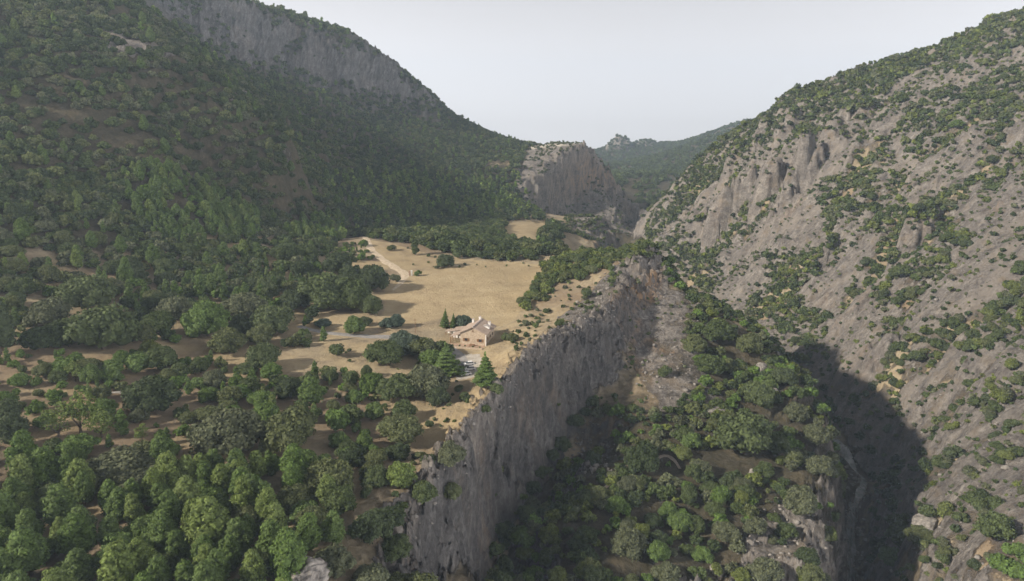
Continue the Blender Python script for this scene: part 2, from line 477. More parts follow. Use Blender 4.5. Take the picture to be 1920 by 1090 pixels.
def plan(pts, dmin=95):
    return [tuple(hit(u, v, 0, dmin)[:2]) for u, v in pts]


# ---STAGE2---
# ------------------------------------------------------------------ materials
def new_mat(name):
    m = bpy.data.materials.new(name); m.use_nodes = True
    nt = m.node_tree
    for n in list(nt.nodes):
        nt.nodes.remove(n)
    out = nt.nodes.new('ShaderNodeOutputMaterial')
    b = nt.nodes.new('ShaderNodeBsdfPrincipled')
    nt.links.new(b.outputs[0], out.inputs[0])
    b.inputs['Roughness'].default_value = 0.9
    b.inputs['Specular IOR Level'].default_value = 0.2
    return m, nt, b


class NB:
    def __init__(s, nt): s.nt = nt

    def link(s, a, b): s.nt.links.new(a, b)

    def setin(s, sock, v):
        if isinstance(v, bpy.types.NodeSocket): s.nt.links.new(v, sock)
        else: sock.default_value = v

    def math(s, op, a, b=0.0, clamp=False):
        n = s.nt.nodes.new('ShaderNodeMath'); n.operation = op; n.use_clamp = clamp
        s.setin(n.inputs[0], a); s.setin(n.inputs[1], b); return n.outputs[0]

    def pos(s):
        return s.nt.nodes.new('ShaderNodeNewGeometry').outputs['Position']

    def map(s, vec, scale=(1, 1, 1), rot=(0, 0, 0)):
        n = s.nt.nodes.new('ShaderNodeMapping'); s.setin(n.inputs['Vector'], vec)
        n.inputs['Rotation'].default_value = rot; n.inputs['Scale'].default_value = scale; return n.outputs[0]

    def noise(s, vec, scale, detail=4, rough=0.55, dist=0.0):
        n = s.nt.nodes.new('ShaderNodeTexNoise'); s.setin(n.inputs['Vector'], vec)
        n.inputs['Scale'].default_value = scale; n.inputs['Detail'].default_value = detail
        n.inputs['Roughness'].default_value = rough; n.inputs['Distortion'].default_value = dist
        return n.outputs['Fac']

    def ramp(s, fac, stops):
        n = s.nt.nodes.new('ShaderNodeValToRGB'); s.setin(n.inputs[0], fac)
        e = n.color_ramp.elements
        while len(e) < len(stops): e.new(0.5)
        for k, (p, c) in enumerate(stops):
            e[k].position = p; e[k].color = tuple(c) + (1,)
        return n.outputs[0]

    def mix(s, f, a, b, mode='MIX'):
        n = s.nt.nodes.new('ShaderNodeMix'); n.data_type = 'RGBA'; n.blend_type = mode
        s.setin(n.inputs[0], f)
        for sock, v in ((n.inputs[6], a), (n.inputs[7], b)):
            if isinstance(v, bpy.types.NodeSocket): s.nt.links.new(v, sock)
            else: sock.default_value = tuple(v) + (1,) if len(v) == 3 else v
        return n.outputs[2]

    def attr(s, name):
        n = s.nt.nodes.new('ShaderNodeAttribute'); n.attribute_name = name; return n

    def bump(s, h, strength, dist, bsdf, prev=None):
        n = s.nt.nodes.new('ShaderNodeBump'); n.inputs['Strength'].default_value = strength
        n.inputs['Distance'].default_value = dist; s.setin(n.inputs['Height'], h)
        if prev is not None: s.nt.links.new(prev, n.inputs['Normal'])
        s.nt.links.new(n.outputs[0], bsdf.inputs['Normal']); return n.outputs[0]


def terrain_mat():
    m, nt, b = new_mat('terrain')
    q = NB(nt)
    P = q.pos()
    nL = q.noise(P, 0.018, 3)
    nM = q.noise(P, 0.11, 5, 0.6)
    nS = q.noise(P, 0.6, 6, 0.72)
    nT = q.noise(P, 2.6, 3, 0.6)
    # streaks: run down the fall line
    sp0 = nt.nodes.new('ShaderNodeSeparateXYZ'); q.link(P, sp0.inputs[0])
    cb0 = nt.nodes.new('ShaderNodeCombineXYZ')
    q.link(q.math('SUBTRACT', sp0.outputs[0], q.math('MULTIPLY', sp0.outputs[2], 0.24)), cb0.inputs[0])
    q.link(q.math('SUBTRACT', sp0.outputs[1], q.math('MULTIPLY', sp0.outputs[2], 0.55)), cb0.inputs[1])
    q.link(q.math('MULTIPLY', sp0.outputs[2], 0.32), cb0.inputs[2])
    nV = q.noise(cb0.outputs[0], 0.24, 9, 0.74, 0.15)
    nW = q.noise(q.map(P, (0.22, 1.0, 0.4), (0, 0, R(-7))), 0.05, 4, 0.6, 0.4)
    nD = q.noise(q.map(P, (0.30, 1.0, 0.45), (0, 0, R(-7))), 0.22, 8, 0.74, 0.1)
    am = q.attr('mask').outputs['Color']; sp = nt.nodes.new('ShaderNodeSeparateColor'); q.link(am, sp.inputs[0])
    am2 = q.attr('mask2').outputs['Color']; sp2 = nt.nodes.new('ShaderNodeSeparateColor'); q.link(am2, sp2.inputs[0])
    rock, grass, pale = sp.outputs[0], sp.outputs[1], sp.outputs[2]
    litter, orange, right = sp2.outputs[0], sp2.outputs[1], sp2.outputs[2]
    br = q.math('ADD', q.math('MULTIPLY', nM, 0.5), q.math('MULTIPLY', nS, 0.5))

    def sharp(mask, noise, k=5.0, w=0.9):
        t = q.math('ADD', mask, q.math('MULTIPLY', q.math('SUBTRACT', noise, 0.5), w))
        return q.math('ADD', q.math('MULTIPLY', q.math('SUBTRACT', t, 0.5), k), 0.5, True)
    soil = q.ramp(br, [(0.30, (0.15, 0.118, 0.078)), (0.44, (0.265, 0.212, 0.14)), (0.60, (0.36, 0.295, 0.195)), (0.75, (0.22, 0.20, 0.11))])
    soil = q.mix(sharp(0.42, nL, 4, 1.6), soil, (0.225, 0.168, 0.108))
    gr = q.ramp(q.math('ADD', q.math('MULTIPLY', nM, 0.55), q.math('MULTIPLY', nT, 0.45)), [(0.28, (0.22, 0.165, 0.10)), (0.48, (0.365, 0.280, 0.163)), (0.68, (0.445, 0.360, 0.222))])
    gr = q.mix(sharp(0.36, nL, 3, 1.5), gr, (0.31, 0.237, 0.135))
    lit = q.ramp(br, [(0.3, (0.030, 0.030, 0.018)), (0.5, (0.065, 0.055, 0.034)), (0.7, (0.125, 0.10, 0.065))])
    rk = q.mix(right, nV, nD)
    rkf = q.math('ADD', q.math('MULTIPLY', rk, 0.50), q.math('ADD', q.math('MULTIPLY', nS, 0.33), q.math('MULTIPLY', nM, 0.17)))
    rockc = q.ramp(rkf, [(0.36, (0.035, 0.032, 0.030)), (0.43, (0.130, 0.115, 0.103)), (0.50, (0.205, 0.182, 0.160)), (0.60, (0.36, 0.325, 0.285))])
    rockc = q.mix(q.math('MULTIPLY', sharp(0.42, nW, 4, 2.2), 0.5), rockc, q.mix(0.5, rockc, (0.17, 0.155, 0.15)))
    rockc = q.mix(q.math('MULTIPLY', sharp(0.26, nW, 5, 2.4), 0.45), rockc, (0.33, 0.285, 0.235))
    rockc = q.mix(q.math('MULTIPLY', sharp(0.30, nM, 4, 1.5), 0.75), rockc, (0.20, 0.155, 0.105))
    rockc = q.mix(q.math('MULTIPLY', orange, sharp(0.5, nV, 5, 1.6)), rockc, (0.33, 0.21, 0.115))
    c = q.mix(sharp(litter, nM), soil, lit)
    c = q.mix(sharp(grass, nM, 3, 0.7), c, gr)
    c = q.mix(sharp(pale, nS), c, q.ramp(nS, [(0.3, (0.30, 0.26, 0.21)), (0.7, (0.50, 0.46, 0.40))]))
    fr = sharp(rock, q.math('ADD', q.math('MULTIPLY', nM, 0.5), q.math('MULTIPLY', rk, 0.5)), 6, 1.3)
    c = q.mix(fr, c, rockc)
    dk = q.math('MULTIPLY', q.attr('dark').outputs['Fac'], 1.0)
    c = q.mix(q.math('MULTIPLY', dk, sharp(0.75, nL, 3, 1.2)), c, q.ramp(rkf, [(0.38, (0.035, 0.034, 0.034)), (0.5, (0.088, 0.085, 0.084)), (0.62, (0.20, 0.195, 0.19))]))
    q.link(c, b.inputs['Base Color'])
    hh = q.math('ADD', q.math('MULTIPLY', rk, q.math('MULTIPLY', fr, 2.6)), q.math('MULTIPLY', nS, 0.5))
    hh = q.math('ADD', hh, q.math('MULTIPLY', nT, 0.10))
    q.bump(hh, 1.0, 1.8, b)
    b.inputs['Roughness'].default_value = 0.95
    return m


def leaf_mat(name, indiv):
    """foliage: one base colour per tree (attribute 'leafcol'), varied leaf by leaf"""
    m, nt, b = new_mat(name)
    q = NB(nt)
    a = q.attr('leafcol').outputs['Color']
    t = q.attr('tone').outputs['Fac']
    P = q.pos()
    n = q.noise(P, 0.8, 2)
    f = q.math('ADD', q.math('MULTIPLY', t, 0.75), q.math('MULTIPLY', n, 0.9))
    if indiv:
        oi = nt.nodes.new('ShaderNodeObjectInfo')
        f = q.math('ADD', f, q.math('MULTIPLY', q.math('SUBTRACT', oi.outputs['Random'], 0.5), 0.30))
        a = q.mix(q.math('MULTIPLY', oi.outputs['Random'], 0.35), a, (0.085, 0.095, 0.055))
    v = nt.nodes.new('ShaderNodeVectorMath'); v.operation = 'SCALE'
    q.link(a, v.inputs[0]); q.link(f, v.inputs['Scale'])
    q.link(v.outputs[0], b.inputs['Base Color'])
    b.inputs['Roughness'].default_value = 0.75
    b.inputs['Specular IOR Level'].default_value = 0.25
    tr = nt.nodes.new('ShaderNodeBsdfTranslucent'); q.link(v.outputs[0], tr.inputs['Color'])
    mx = nt.nodes.new('ShaderNodeMixShader'); mx.inputs[0].default_value = 0.22
    q.link(b.outputs[0], mx.inputs[1]); q.link(tr.outputs[0], mx.inputs[2])
    q.link(mx.outputs[0], nt.nodes['Material Output'].inputs[0])
    return m


def plain(name, c1, c2, scale=1.5, rough=0.85, bumpd=0.0, stretch=(1, 1, 1), metal=0.0, spec=0.25):
    m, nt, b = new_mat(name)
    q = NB(nt)
    tcn = nt.nodes.new('ShaderNodeTexCoord')
    v = q.map(tcn.outputs['Object'], stretch)
    n = q.noise(v, scale, 5, 0.6)
    q.link(q.ramp(n, [(0.35, c1), (0.65, c2)]), b.inputs['Base Color'])
    b.inputs['Roughness'].default_value = rough; b.inputs['Metallic'].default_value = metal
    b.inputs['Specular IOR Level'].default_value = spec
    if bumpd: q.bump(n, 0.8, bumpd, b)
    return m


M_TER = terrain_mat()
M_LEAF = leaf_mat('leaves', True)
M_LEAFB = leaf_mat('leaves_mass', False)
M_BARK = plain('bark', (0.07, 0.055, 0.04), (0.17, 0.13, 0.10), 3, 0.95, 0.05)
M_ROCK = plain('boulder_rock', (0.11, 0.10, 0.09), (0.28, 0.255, 0.225), 0.7, 0.95, 0.25)
M_TRACK = plain('track_gravel', (0.36, 0.28, 0.19), (0.55, 0.46, 0.34), 0.6, 0.95, 0.03)
M_ROAD = plain('paved_drive', (0.20, 0.19, 0.18), (0.30, 0.28, 0.26), 0.6, 0.9, 0.02)
M_PATHM = plain('footpath_earth', (0.25, 0.20, 0.16), (0.36, 0.30, 0.24), 0.9, 0.95)
M_WATER = plain('river_water', (0.12, 0.13, 0.12), (0.34, 0.34, 0.32), 0.25, 0.25, 0.03, spec=0.5)

# ------------------------------------------------------------------ surface masks (by place in the world)


PU, PV = project(GX, GY, GZ)
dE, sE = dist_line(GX, GY, EDGE)
nA = fbm(GX, GY, 40, 3, 501); nB = fbm(GX, GY, 12, 3, 511)
wood = sstep(1.2, 2.2, lookup(C0[..., 0], GX, GY)) * (1 - RIGHT)
def scrub_cover(X, Y):
    """scrub thickens in the gullies between the slabs"""
    big, _f = ribs(X, Y)
    up_, _g = ribs(X, Y + 7.0)
    bl_ = fbm(X, Y, 46, 4, 961, .6)
    low = sstep(1.5, -4.5, big) + 0.5 * sstep(1.0, 5.0, up_ - big)
    return np.clip(1.2 * low * sstep(-0.32, 0.12, bl_) + 0.8 * sstep(0.16, 0.34, bl_), 0, 1)


SCRUB = scrub_cover(GX, GY)
rock = RIGHT * (0.78 + 0.15 * nA) + np.where(GX < -100, sstep(1.3, 1.8, SLOPE) * np.where(GY > 700, 1.0, 0.0), sstep(0.85, 1.25, SLOPE) * np.where((GX > 80) & (GY < 330), 0.55, 1)) * (1 - RIGHT)
rock = np.maximum(rock, reg([(1040, 600), (1095, 560), (1125, 525), (1150, 500), (1200, 470), (1245, 480), (1255, 540), (1320, 560), (1300, 620), (1250, 650), (1200, 670), (1150, 590), (1110, 600)], 270, 420) * 0.62)
rock = np.maximum(rock, np.exp(-(dE / 5.0) ** 2) * (0.9 + 0.9 * nB) * (GX > -30))
rock = np.maximum(rock, reg([(1170, 660), (1250, 640), (1310, 600), (1330, 700), (1380, 780), (1320, 780), (1240, 760), (1200, 720)], 230, 330) * 0.55)
rock = np.maximum(rock, reg([(960, 350), (990, 280), (1110, 268), (1150, 330), (1220, 400), (1200, 450), (1090, 410), (1000, 400)], 860, 1180) * 0.75)
rock = np.maximum(rock, reg([(1040, 440), (1070, 405), (1150, 400), (1160, 470), (1060, 470)], 640, 840) * 0.6)
rock = np.maximum(rock, reg([(180, 60), (250, 50), (340, 90), (330, 115), (250, 110), (190, 90)], 480, 640) * 0.7)
rock = np.maximum(rock, reg([(370, 270), (420, 265), (480, 250), (560, 250), (570, 325), (480, 335), (380, 325)], 470, 590) * (0.30 + 0.6 * nB))
rock = np.maximum(rock, reg([(420, 150), (480, 170), (480, 200), (430, 190)], 480, 640) * 0.6)
rock = np.maximum(rock, reg([(1090, 790), (1140, 800), (1150, 860), (1100, 890), (1070, 850)], 190, 280) * 0.45)
rock = np.maximum(rock, reg([(1400, 990), (1460, 940), (1540, 960), (1560, 1100), (1380, 1100)], 140, 230) * 0.6)
rock = np.maximum(rock, reg([(1220, 700), (1270, 700), (1290, 760), (1240, 790)], 230, 300) * 0.6)
grass = reg([(722, 560), (728, 545), (775, 525), (810, 505), (900, 492), (960, 494), (1030, 498), (1024, 525), (1004, 550), (975, 580), (962, 602), (940, 612), (850, 590), (760, 612), (720, 592)], 280, 460)
grass = np.maximum(grass, reg([(690, 450), (730, 455), (800, 475), (900, 488), (1000, 492), (960, 500), (770, 528), (740, 505), (705, 480)], 380, 500) * 0.62)
grass = np.maximum(grass, reg([(940, 432), (958, 413), (1035, 413), (1015, 440), (1002, 458), (948, 449)], 560, 760))
grass = np.maximum(grass, reg([(880, 640), (1000, 590), (1100, 560), (1060, 620), (960, 710), (900, 800), (860, 830), (780, 840), (700, 800), (640, 700), (600, 640), (800, 650)], 170, 330) * (0.55 + 0.3 * nA))
grass = np.maximum(grass, reg([(905, 300), (960, 300), (962, 316), (920, 316)], 850, 1150) * 0.38)
grass = np.maximum(grass, (1 - wood) * (1 - RIGHT) * (0.46 + 0.6 * nA) * (GY < 420))
pale = 0.9 * reg([(985, 290), (1000, 270), (1100, 264), (1108, 280), (1060, 308), (1015, 350), (980, 352)], 880, 1150)
pale = pale + reg([(858, 664), (900, 664), (910, 690), (895, 712), (855, 712)], 240, 275) * 0.75
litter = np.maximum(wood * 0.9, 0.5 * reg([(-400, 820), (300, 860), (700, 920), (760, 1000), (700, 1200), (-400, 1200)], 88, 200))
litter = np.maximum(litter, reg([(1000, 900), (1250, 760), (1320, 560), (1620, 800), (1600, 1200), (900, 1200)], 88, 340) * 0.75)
rock -= RIGHT * SCRUB * 0.45
rock = np.maximum(rock, (CRAGM > 0.15) * 1.0)
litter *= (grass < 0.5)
orange = reg([(960, 760), (1030, 700), (1050, 740), (960, 830)], 150, 300) + reg([(1140, 560), (1240, 500), (1240, 560), (1160, 600)], 280, 380)
orange = orange + 0.8 * reg([(1190, 340), (1230, 340), (1080, 360), (1010, 380), (1100, 300)], 880, 1100) + RIGHT * sstep(0.35, 0.7, nA) * 0.35 + 0.8 * reg([(540, 40), (620, 60), (620, 130), (560, 110)], 900, 1100)
orange = orange + 0.75 * ((dE < 30) & (sE < 0) & (nA > 0.05) & (GY < 330)) * sstep(-0.1, 0.3, nB)
orange = orange + CRAGM * 0.25 * (nB > 0.1)
orange = blur(np.clip(orange, 0, 1), 4)
grass = blur(grass, 2); litter = blur(litter, 3); rock = np.clip(blur(rock, 2), 0, 1.2)
dark = ((sE < 0) & (dE < 60) & (SLOPE > 0.9) & (RIGHT < 0.3) & (GY < 330)).astype(float) * 0.8  # fin face and cliff band: grey rock, colour darkened to deepen their shade
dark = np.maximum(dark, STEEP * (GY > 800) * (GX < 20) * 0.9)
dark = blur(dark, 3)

# the sheet is cut into the pieces of land one can name
REGION = np.zeros(GX.shape, int)                         # 0 bench
REGION[(GX < -30) & (wood > 0.5) & (GY > 250)] = 1       # left hillside and mountain
REGION[(GY > 520) & (wood > 0.5) & (RIGHT < 0.5)] = 1
REGION[RIGHT > 0.5] = 2
REGION[(GY < 430) & (RIGHT <= 0.5) & (GX > -60) & ((dE < 14) | (sE < 0)) & (GY > 100)] = 3
REGION[reg([(955, 350), (985, 265), (1115, 262), (1160, 330), (1230, 400), (1200, 460), (1090, 415), (1000, 405)], 850, 1190) > 0.5] = 4
REGION[reg([(1035, 450), (1065, 400), (1155, 395), (1170, 475), (1060, 480)], 640, 840) > 0.5] = 5
REGION[GY > 1190] = 6
RNAMES = [('ground', 'dry grassy bench of open tan ground around the stone house'),
          ('wooded_mountain', 'steep dark wooded mountain with a grey cliff band under its crest'),
          ('rocky_hillside', 'pale ribbed rock slope with scattered green scrub across the gorge'),
          ('rock_ridge', 'narrow tilted rock ridge with a tall shaded grey face and wooded foot'),
          ('rocky_bluff', 'pale flat topped bluff with a shaded cliff at the end of the valley'),
          ('rocky_knoll', 'small scrubby rock knoll in front of the flat topped bluff'),
          ('far_hills', 'hazy blue green hills closing the valley under the sky')]


def setattr_col(me, name, arr):
    a = me.attributes.new(name, 'FLOAT_COLOR', 'POINT')
    a.data.foreach_set('color', np.ascontiguousarray(arr, np.float32).ravel())


def setattr_f(me, name, arr):
    a = me.attributes.new(name, 'FLOAT', 'POINT')
    a.data.foreach_set('value', np.ascontiguousarray(arr, np.float32).ravel())


def mesh_np(name, co, quads, mat, smooth=True):
    me = bpy.data.meshes.new(name)
    me.vertices.add(len(co)); me.vertices.foreach_set('co', np.ascontiguousarray(co, np.float32).ravel())
    k = quads.shape[1]
    me.loops.add(quads.size); me.loops.foreach_set('vertex_index', quads.astype(np.int32).ravel())
    me.polygons.add(len(quads)); me.polygons.foreach_set('loop_start', np.arange(0, quads.size, k, dtype=np.int32))
    if smooth:
        me.polygons.foreach_set('use_smooth', np.ones(len(quads), bool))
    me.materials.append(mat)
    me.update(calc_edges=True)
    return me


idx = np.arange(NI * NJ).reshape(NJ, NI)
quads = np.stack([idx[:-1, :-1], idx[:-1, 1:], idx[1:, 1:], idx[1:, :-1]], -1).reshape(-1, 4)
fr_ = REGION[:-1, :-1].ravel()
CO = np.stack([GX, GY, GZ], -1).reshape(-1, 3)
one = np.ones(NI * NJ)
MK = np.stack([rock.ravel(), grass.ravel(), pale.ravel(), one], -1)
MK2 = np.stack([litter.ravel(), orange.ravel(), RIGHT.ravel(), one], -1)
for k, (nm, lab) in enumerate(RNAMES):
    qk = quads[fr_ == k]
    if len(qk) == 0: continue
    used, inv = np.unique(qk.ravel(), return_inverse=True)
    me = mesh_np(nm, CO[used], inv.reshape(-1, 4), M_TER)
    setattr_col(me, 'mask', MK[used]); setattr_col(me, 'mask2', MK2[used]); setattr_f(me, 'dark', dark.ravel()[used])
    o = bpy.data.objects.new(nm, me); COL.objects.link(o)
    o['kind'] = 'structure'; o['label'] = lab
del CO, MK, MK2, quads


# ------------------------------------------------------------------ object helpers
def tag(o, label=None, cat=None, group=None, kind=None):
    if label: o['label'] = label
    if cat: o['category'] = cat
    if group: o['group'] = group
    if kind: o['kind'] = kind
    return o


def empty(name, loc, rz=0.0, sc=1.0):
    o = bpy.data.objects.new(name, None); COL.objects.link(o)
    o.location = loc; o.rotation_euler = (0, 0, rz)
    o.scale = (sc, sc, sc) if not isinstance(sc, tuple) else sc
    o.empty_display_size = 0.5
    return o


class MB:
    """collects boxes, bars and tubes and links them as one mesh object"""
    def __init__(s): s.bm = bmesh.new()

    def box(s, x0, x1, y0, y1, z0, z1, bev=0.0):
        r_ = bmesh.ops.create_cube(s.bm, size=1.0)
        for v in r_['verts']:
            v.co = Vector(((x0 + x1) / 2 + v.co.x * (x1 - x0), (y0 + y1) / 2 + v.co.y * (y1 - y0), (z0 + z1) / 2 + v.co.z * (z1 - z0)))
        if bev:
            es = list({e for v in r_['verts'] for e in v.link_edges})
            bmesh.ops.bevel(s.bm, geom=es, offset=bev, segments=2, affect='EDGES')
        return s

    def prism(s, prof, y0, y1, axis='y'):
        """extrude a closed (a,z) outline along y (or x)"""
        mk = (lambda a, z, t: (a, t, z)) if axis == 'y' else (lambda a, z, t: (t, a, z))
        v0 = [s.bm.verts.new(mk(a, z, y0)) for a, z in prof]
        v1 = [s.bm.verts.new(mk(a, z, y1)) for a, z in prof]
        n = len(prof)
        s.bm.faces.new(v0); s.bm.faces.new(v1[::-1])
        for i in range(n):
            s.bm.faces.new([v0[i], v1[i], v1[(i + 1) % n], v0[(i + 1) % n]])
        return s

    def tube(s, p0, p1, r0, r1=None, n=8):
        r1 = r0 if r1 is None else r1
        p0 = Vector(p0); p1 = Vector(p1); d = (p1 - p0).normalized()
        u = d.orthogonal().normalized(); w = d.cross(u)
        a = [s.bm.verts.new(p0 + (u * math.cos(t) + w * math.sin(t)) * r0) for t in [2 * math.pi * k / n for k in range(n)]]
        b = [s.bm.verts.new(p1 + (u * math.cos(t) + w * math.sin(t)) * r1) for t in [2 * math.pi * k / n for k in range(n)]]
        for k in range(n):
            s.bm.faces.new([a[k], a[(k + 1) % n], b[(k + 1) % n], b[k]])
        s.bm.faces.new(a[::-1]); s.bm.faces.new(b)
        return s

    def build(s, name, mat, parent=None, smooth=False, loc=None):
        bmesh.ops.recalc_face_normals(s.bm, faces=s.bm.faces)
        me = bpy.data.meshes.new(name); s.bm.to_mesh(me); s.bm.free()
        if smooth:
            for p in me.polygons: p.use_smooth = True
        me.materials.append(mat)
        o = bpy.data.objects.new(name, me); COL.objects.link(o)
        if parent is not None: o.parent = parent
        if loc is not None: o.location = loc
        return o


def ribbon(name, pts, widths, mat, label, lift=0.14, cross=5, jitter=0.25, step=2.0, seed=1):
    P = [Vector((x, y)) for x, y in pts]
    out = []; ws = []
    for i in range(len(P) - 1):
        n = max(1, int((P[i + 1] - P[i]).length / step))
        for k in range(n):
            t = k / n
            p0 = P[max(i - 1, 0)]; p1 = P[i]; p2 = P[i + 1]; p3 = P[min(i + 2, len(P) - 1)]
            q_ = 0.5 * ((2 * p1) + (p2 - p0) * t + (2 * p0 - 5 * p1 + 4 * p2 - p3) * t * t + (3 * p1 - p0 - 3 * p2 + p3) * t ** 3)
            out.append(q_); ws.append(widths[i] * (1 - t) + widths[i + 1] * t)
    out.append(P[-1]); ws.append(widths[-1])
    co = []
    for i, p in enumerate(out):
        d = (out[min(i + 1, len(out) - 1)] - out[max(i - 1, 0)]).normalized(); nrm = Vector((-d.y, d.x))
        for c in range(cross):
            f = c / (cross - 1) - 0.5
            w_ = ws[i] * (1 + jitter * float(perlin(np.array(i * 0.31), np.array((1.7 if f > 0 else 9.3)), seed)))
            qv = p + nrm * f * w_
            co.append((qv.x, qv.y, 0))
    co = np.array(co); co[:, 2] = HT(co[:, 0], co[:, 1]) + lift
    co[0::cross, 2] -= lift * 0.8; co[cross - 1::cross, 2] -= lift * 0.8
    n = len(out); ii = np.arange(n * cross).reshape(n, cross)
    qd = np.stack([ii[:-1, :-1], ii[:-1, 1:], ii[1:, 1:], ii[1:, :-1]], -1).reshape(-1, 4)
    me = mesh_np(name, co, qd, mat)
    o = bpy.data.objects.new(name, me); COL.objects.link(o)
    return tag(o, label, kind='structure')


ribbon('track', plan([(678, 444), (690, 458), (704, 475), (722, 490), (742, 503), (760, 515), (752, 530), (735, 545)], 200), [4.5, 5, 5, 5.5, 6, 5, 3, 1.5], M_TRACK,
       'pale gravel track running down to the dry field')
ribbon('road', plan([(560, 612), (600, 622), (640, 627), (690, 631), (740, 633), (790, 640), (835, 650), (858, 668), (872, 690)], 200), [3, 3.4, 3.6, 4.2, 4.6, 4.6, 4.6, 5, 6], M_ROAD,
       'grey paved drive leading to the stone house')
ribbon('footpath', plan([(1115, 940), (1135, 915), (1160, 893), (1185, 878), (1215, 868), (1245, 855), (1262, 862), (1275, 880)], 100), [1.0, 1.2, 1.3, 1.4, 1.6, 1.6, 1.3, 1.0], M_PATHM,
       'thin pale footpath crossing the wooded spur below the rock face', lift=0.2, step=1.0)
_gl = [(x, y) for x, y, z in GORGE]
ribbon('river', _gl[1:8], [2, 2.5, 3.4, 3.4, 3, 3.4, 2.5], M_WATER, 'narrow grey green river at the bottom of the dark gorge', lift=0.7, cross=7, jitter=0.8, step=3, seed=5)

# ------------------------------------------------------------------ trees
def unit(v):
    return v / np.maximum(np.linalg.norm(v, axis=-1, keepdims=True), 1e-9)


def lobed(lobes, n, leaf, g, up=0.25, jit=0.6, inner=0.10, cores=True, cseg=(6, 4)):
    """leaf clumps spread over a set of lobes; returns vertices, quads, tone"""
    C_ = np.array([l[:3] for l in lobes]); S_ = np.array([l[3:6] for l in lobes])
    wgt = (S_[:, 0] * S_[:, 2]); wgt = wgt / wgt.sum()
    k = g.choice(len(lobes), n * 2, p=wgt)
    d = unit(g.normal(size=(n * 2, 3))); d[:, 2] = np.where(d[:, 2] < -0.45, -d[:, 2], d[:, 2])
    p = C_[k] + S_[k] * d * g.uniform(0.88, 1.20, (n * 2, 1))
    q = (p[:, None] - C_[None]) / S_[None]
    r = np.linalg.norm(q, axis=-1); r[np.arange(len(k)), k] = 9
    keep = (r.min(1) > 1 - inner)
    p, d, k = p[keep][:n], d[keep][:n], k[keep][:n]
    nr = unit(d / S_[k] * S_[k].mean() + g.normal(size=d.shape) * jit + np.array([0, 0, up]))
    t1 = unit(np.cross(nr, g.normal(size=nr.shape))); t2 = np.cross(nr, t1)
    s = leaf * g.uniform(0.6, 1.35, (len(p), 1)); s2 = leaf * g.uniform(0.45, 1.1, (len(p), 1))
    v = np.stack([p - t1 * s - t2 * s2 * 0.6, p + t1 * s * 0.7 - t2 * s2, p + t1 * s + t2 * s2 * 0.8, p - t1 * s * 0.6 + t2 * s2], 1)
    v += g.normal(size=v.shape) * leaf * 0.18
    tone = np.repeat(g.uniform(0.35, 1.25, len(p)), 4)
    V = [v.reshape(-1, 3)]; T = [tone]; Q = [np.arange(len(p) * 4).reshape(-1, 4)]
    if cores:
        a, b = cseg
        th = np.linspace(0, 2 * np.pi, a, endpoint=False); ph = np.linspace(0.25, np.pi - 0.25, b)
        ring = np.stack([np.outer(np.sin(ph), np.cos(th)), np.outer(np.sin(ph), np.sin(th)), np.outer(np.cos(ph), np.ones(a))], -1).reshape(-1, 3)
        f = []
        for i in range(b - 1):
            for j in range(a):
                f.append([i * a + j, i * a + (j + 1) % a, (i + 1) * a + (j + 1) % a, (i + 1) * a + j])
        f = np.array(f); off = len(V[0])
        for c, s_ in zip(C_, S_):
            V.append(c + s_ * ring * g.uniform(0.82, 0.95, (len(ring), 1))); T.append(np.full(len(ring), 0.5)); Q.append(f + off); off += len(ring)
    return np.concatenate(V), np.concatenate(Q), np.concatenate(T)


def oak_lobes(g, nl, flat=0.80):
    L_ = []
    for i in range(nl):
        a = i * 2.39996 + g.uniform(-0.4, 0.4)
        h = 1 - (i + 0.5) / nl * 1.45
        h = max(h, -0.45)
        rr = math.sqrt(max(0.0, 1 - h * h)) * g.uniform(0.42, 0.86)
        s = g.uniform(0.20, 0.42)
        L_.append((rr * math.cos(a), rr * math.sin(a), 0.60 + flat * 0.70 * h * g.uniform(0.8, 1.15), s, s, s * g.uniform(0.75, 1.0)))
    L_.append((0, 0, 0.56, 0.62, 0.62, 0.52))
    return L_


def pine_lobes(g, nl, fat=0.40, top=1.0, low=0.22):
    """upright crown: whorls of clumps narrowing towards the top (unit = height)"""
    L_ = []
    for i in range(nl):
        t = (i + 0.5) / nl
        z = low + (top - low) * t ** 0.85
        rad = fat * (1 - t) ** 0.48 * (0.55 + 0.45 * min(1, t * 5)) * g.uniform(0.7, 1.1)
        a = i * 2.39996 + g.uniform(-0.5, 0.5)
        s = (0.055 + fat * 0.36 * (1 - t) ** 0.7) * g.uniform(0.85, 1.15)
        L_.append((rad * 0.72 * math.cos(a), rad * 0.72 * math.sin(a), z, s, s, s * 0.9))
    for t in (0.15, 0.4, 0.62, 0.82):
        s = fat * 0.55 * (1 - t) ** 0.7
        L_.append((0, 0, low + (top - low) * t, s, s, 0.16))
    L_.append((0, 0, top - 0.03, 0.04, 0.04, 0.06))
    return L_


def fir_lobes(g, nl=34):
    L_ = []
    for i in range(nl):
        t = (i // 5) / (nl // 5)
        a = (i % 5) * 1.2566 + (i // 5) * 0.6 + g.uniform(-0.2, 0.2)
        rad = 0.34 * (1 - t) ** 0.9 * g.uniform(0.8, 1.1) + 0.02
        z = 0.12 + 0.80 * t
        for f, s in ((0.45, 0.5), (0.85, 0.34)):
            L_.append((rad * f * math.cos(a), rad * f * math.sin(a), z - 0.03 * f, 0.02 + rad * s, 0.02 + rad * s, 0.035))
    L_.append((0, 0, 0.95, 0.02, 0.02, 0.07)); L_.append((0, 0, 0.5, 0.06, 0.06, 0.42))
    return L_


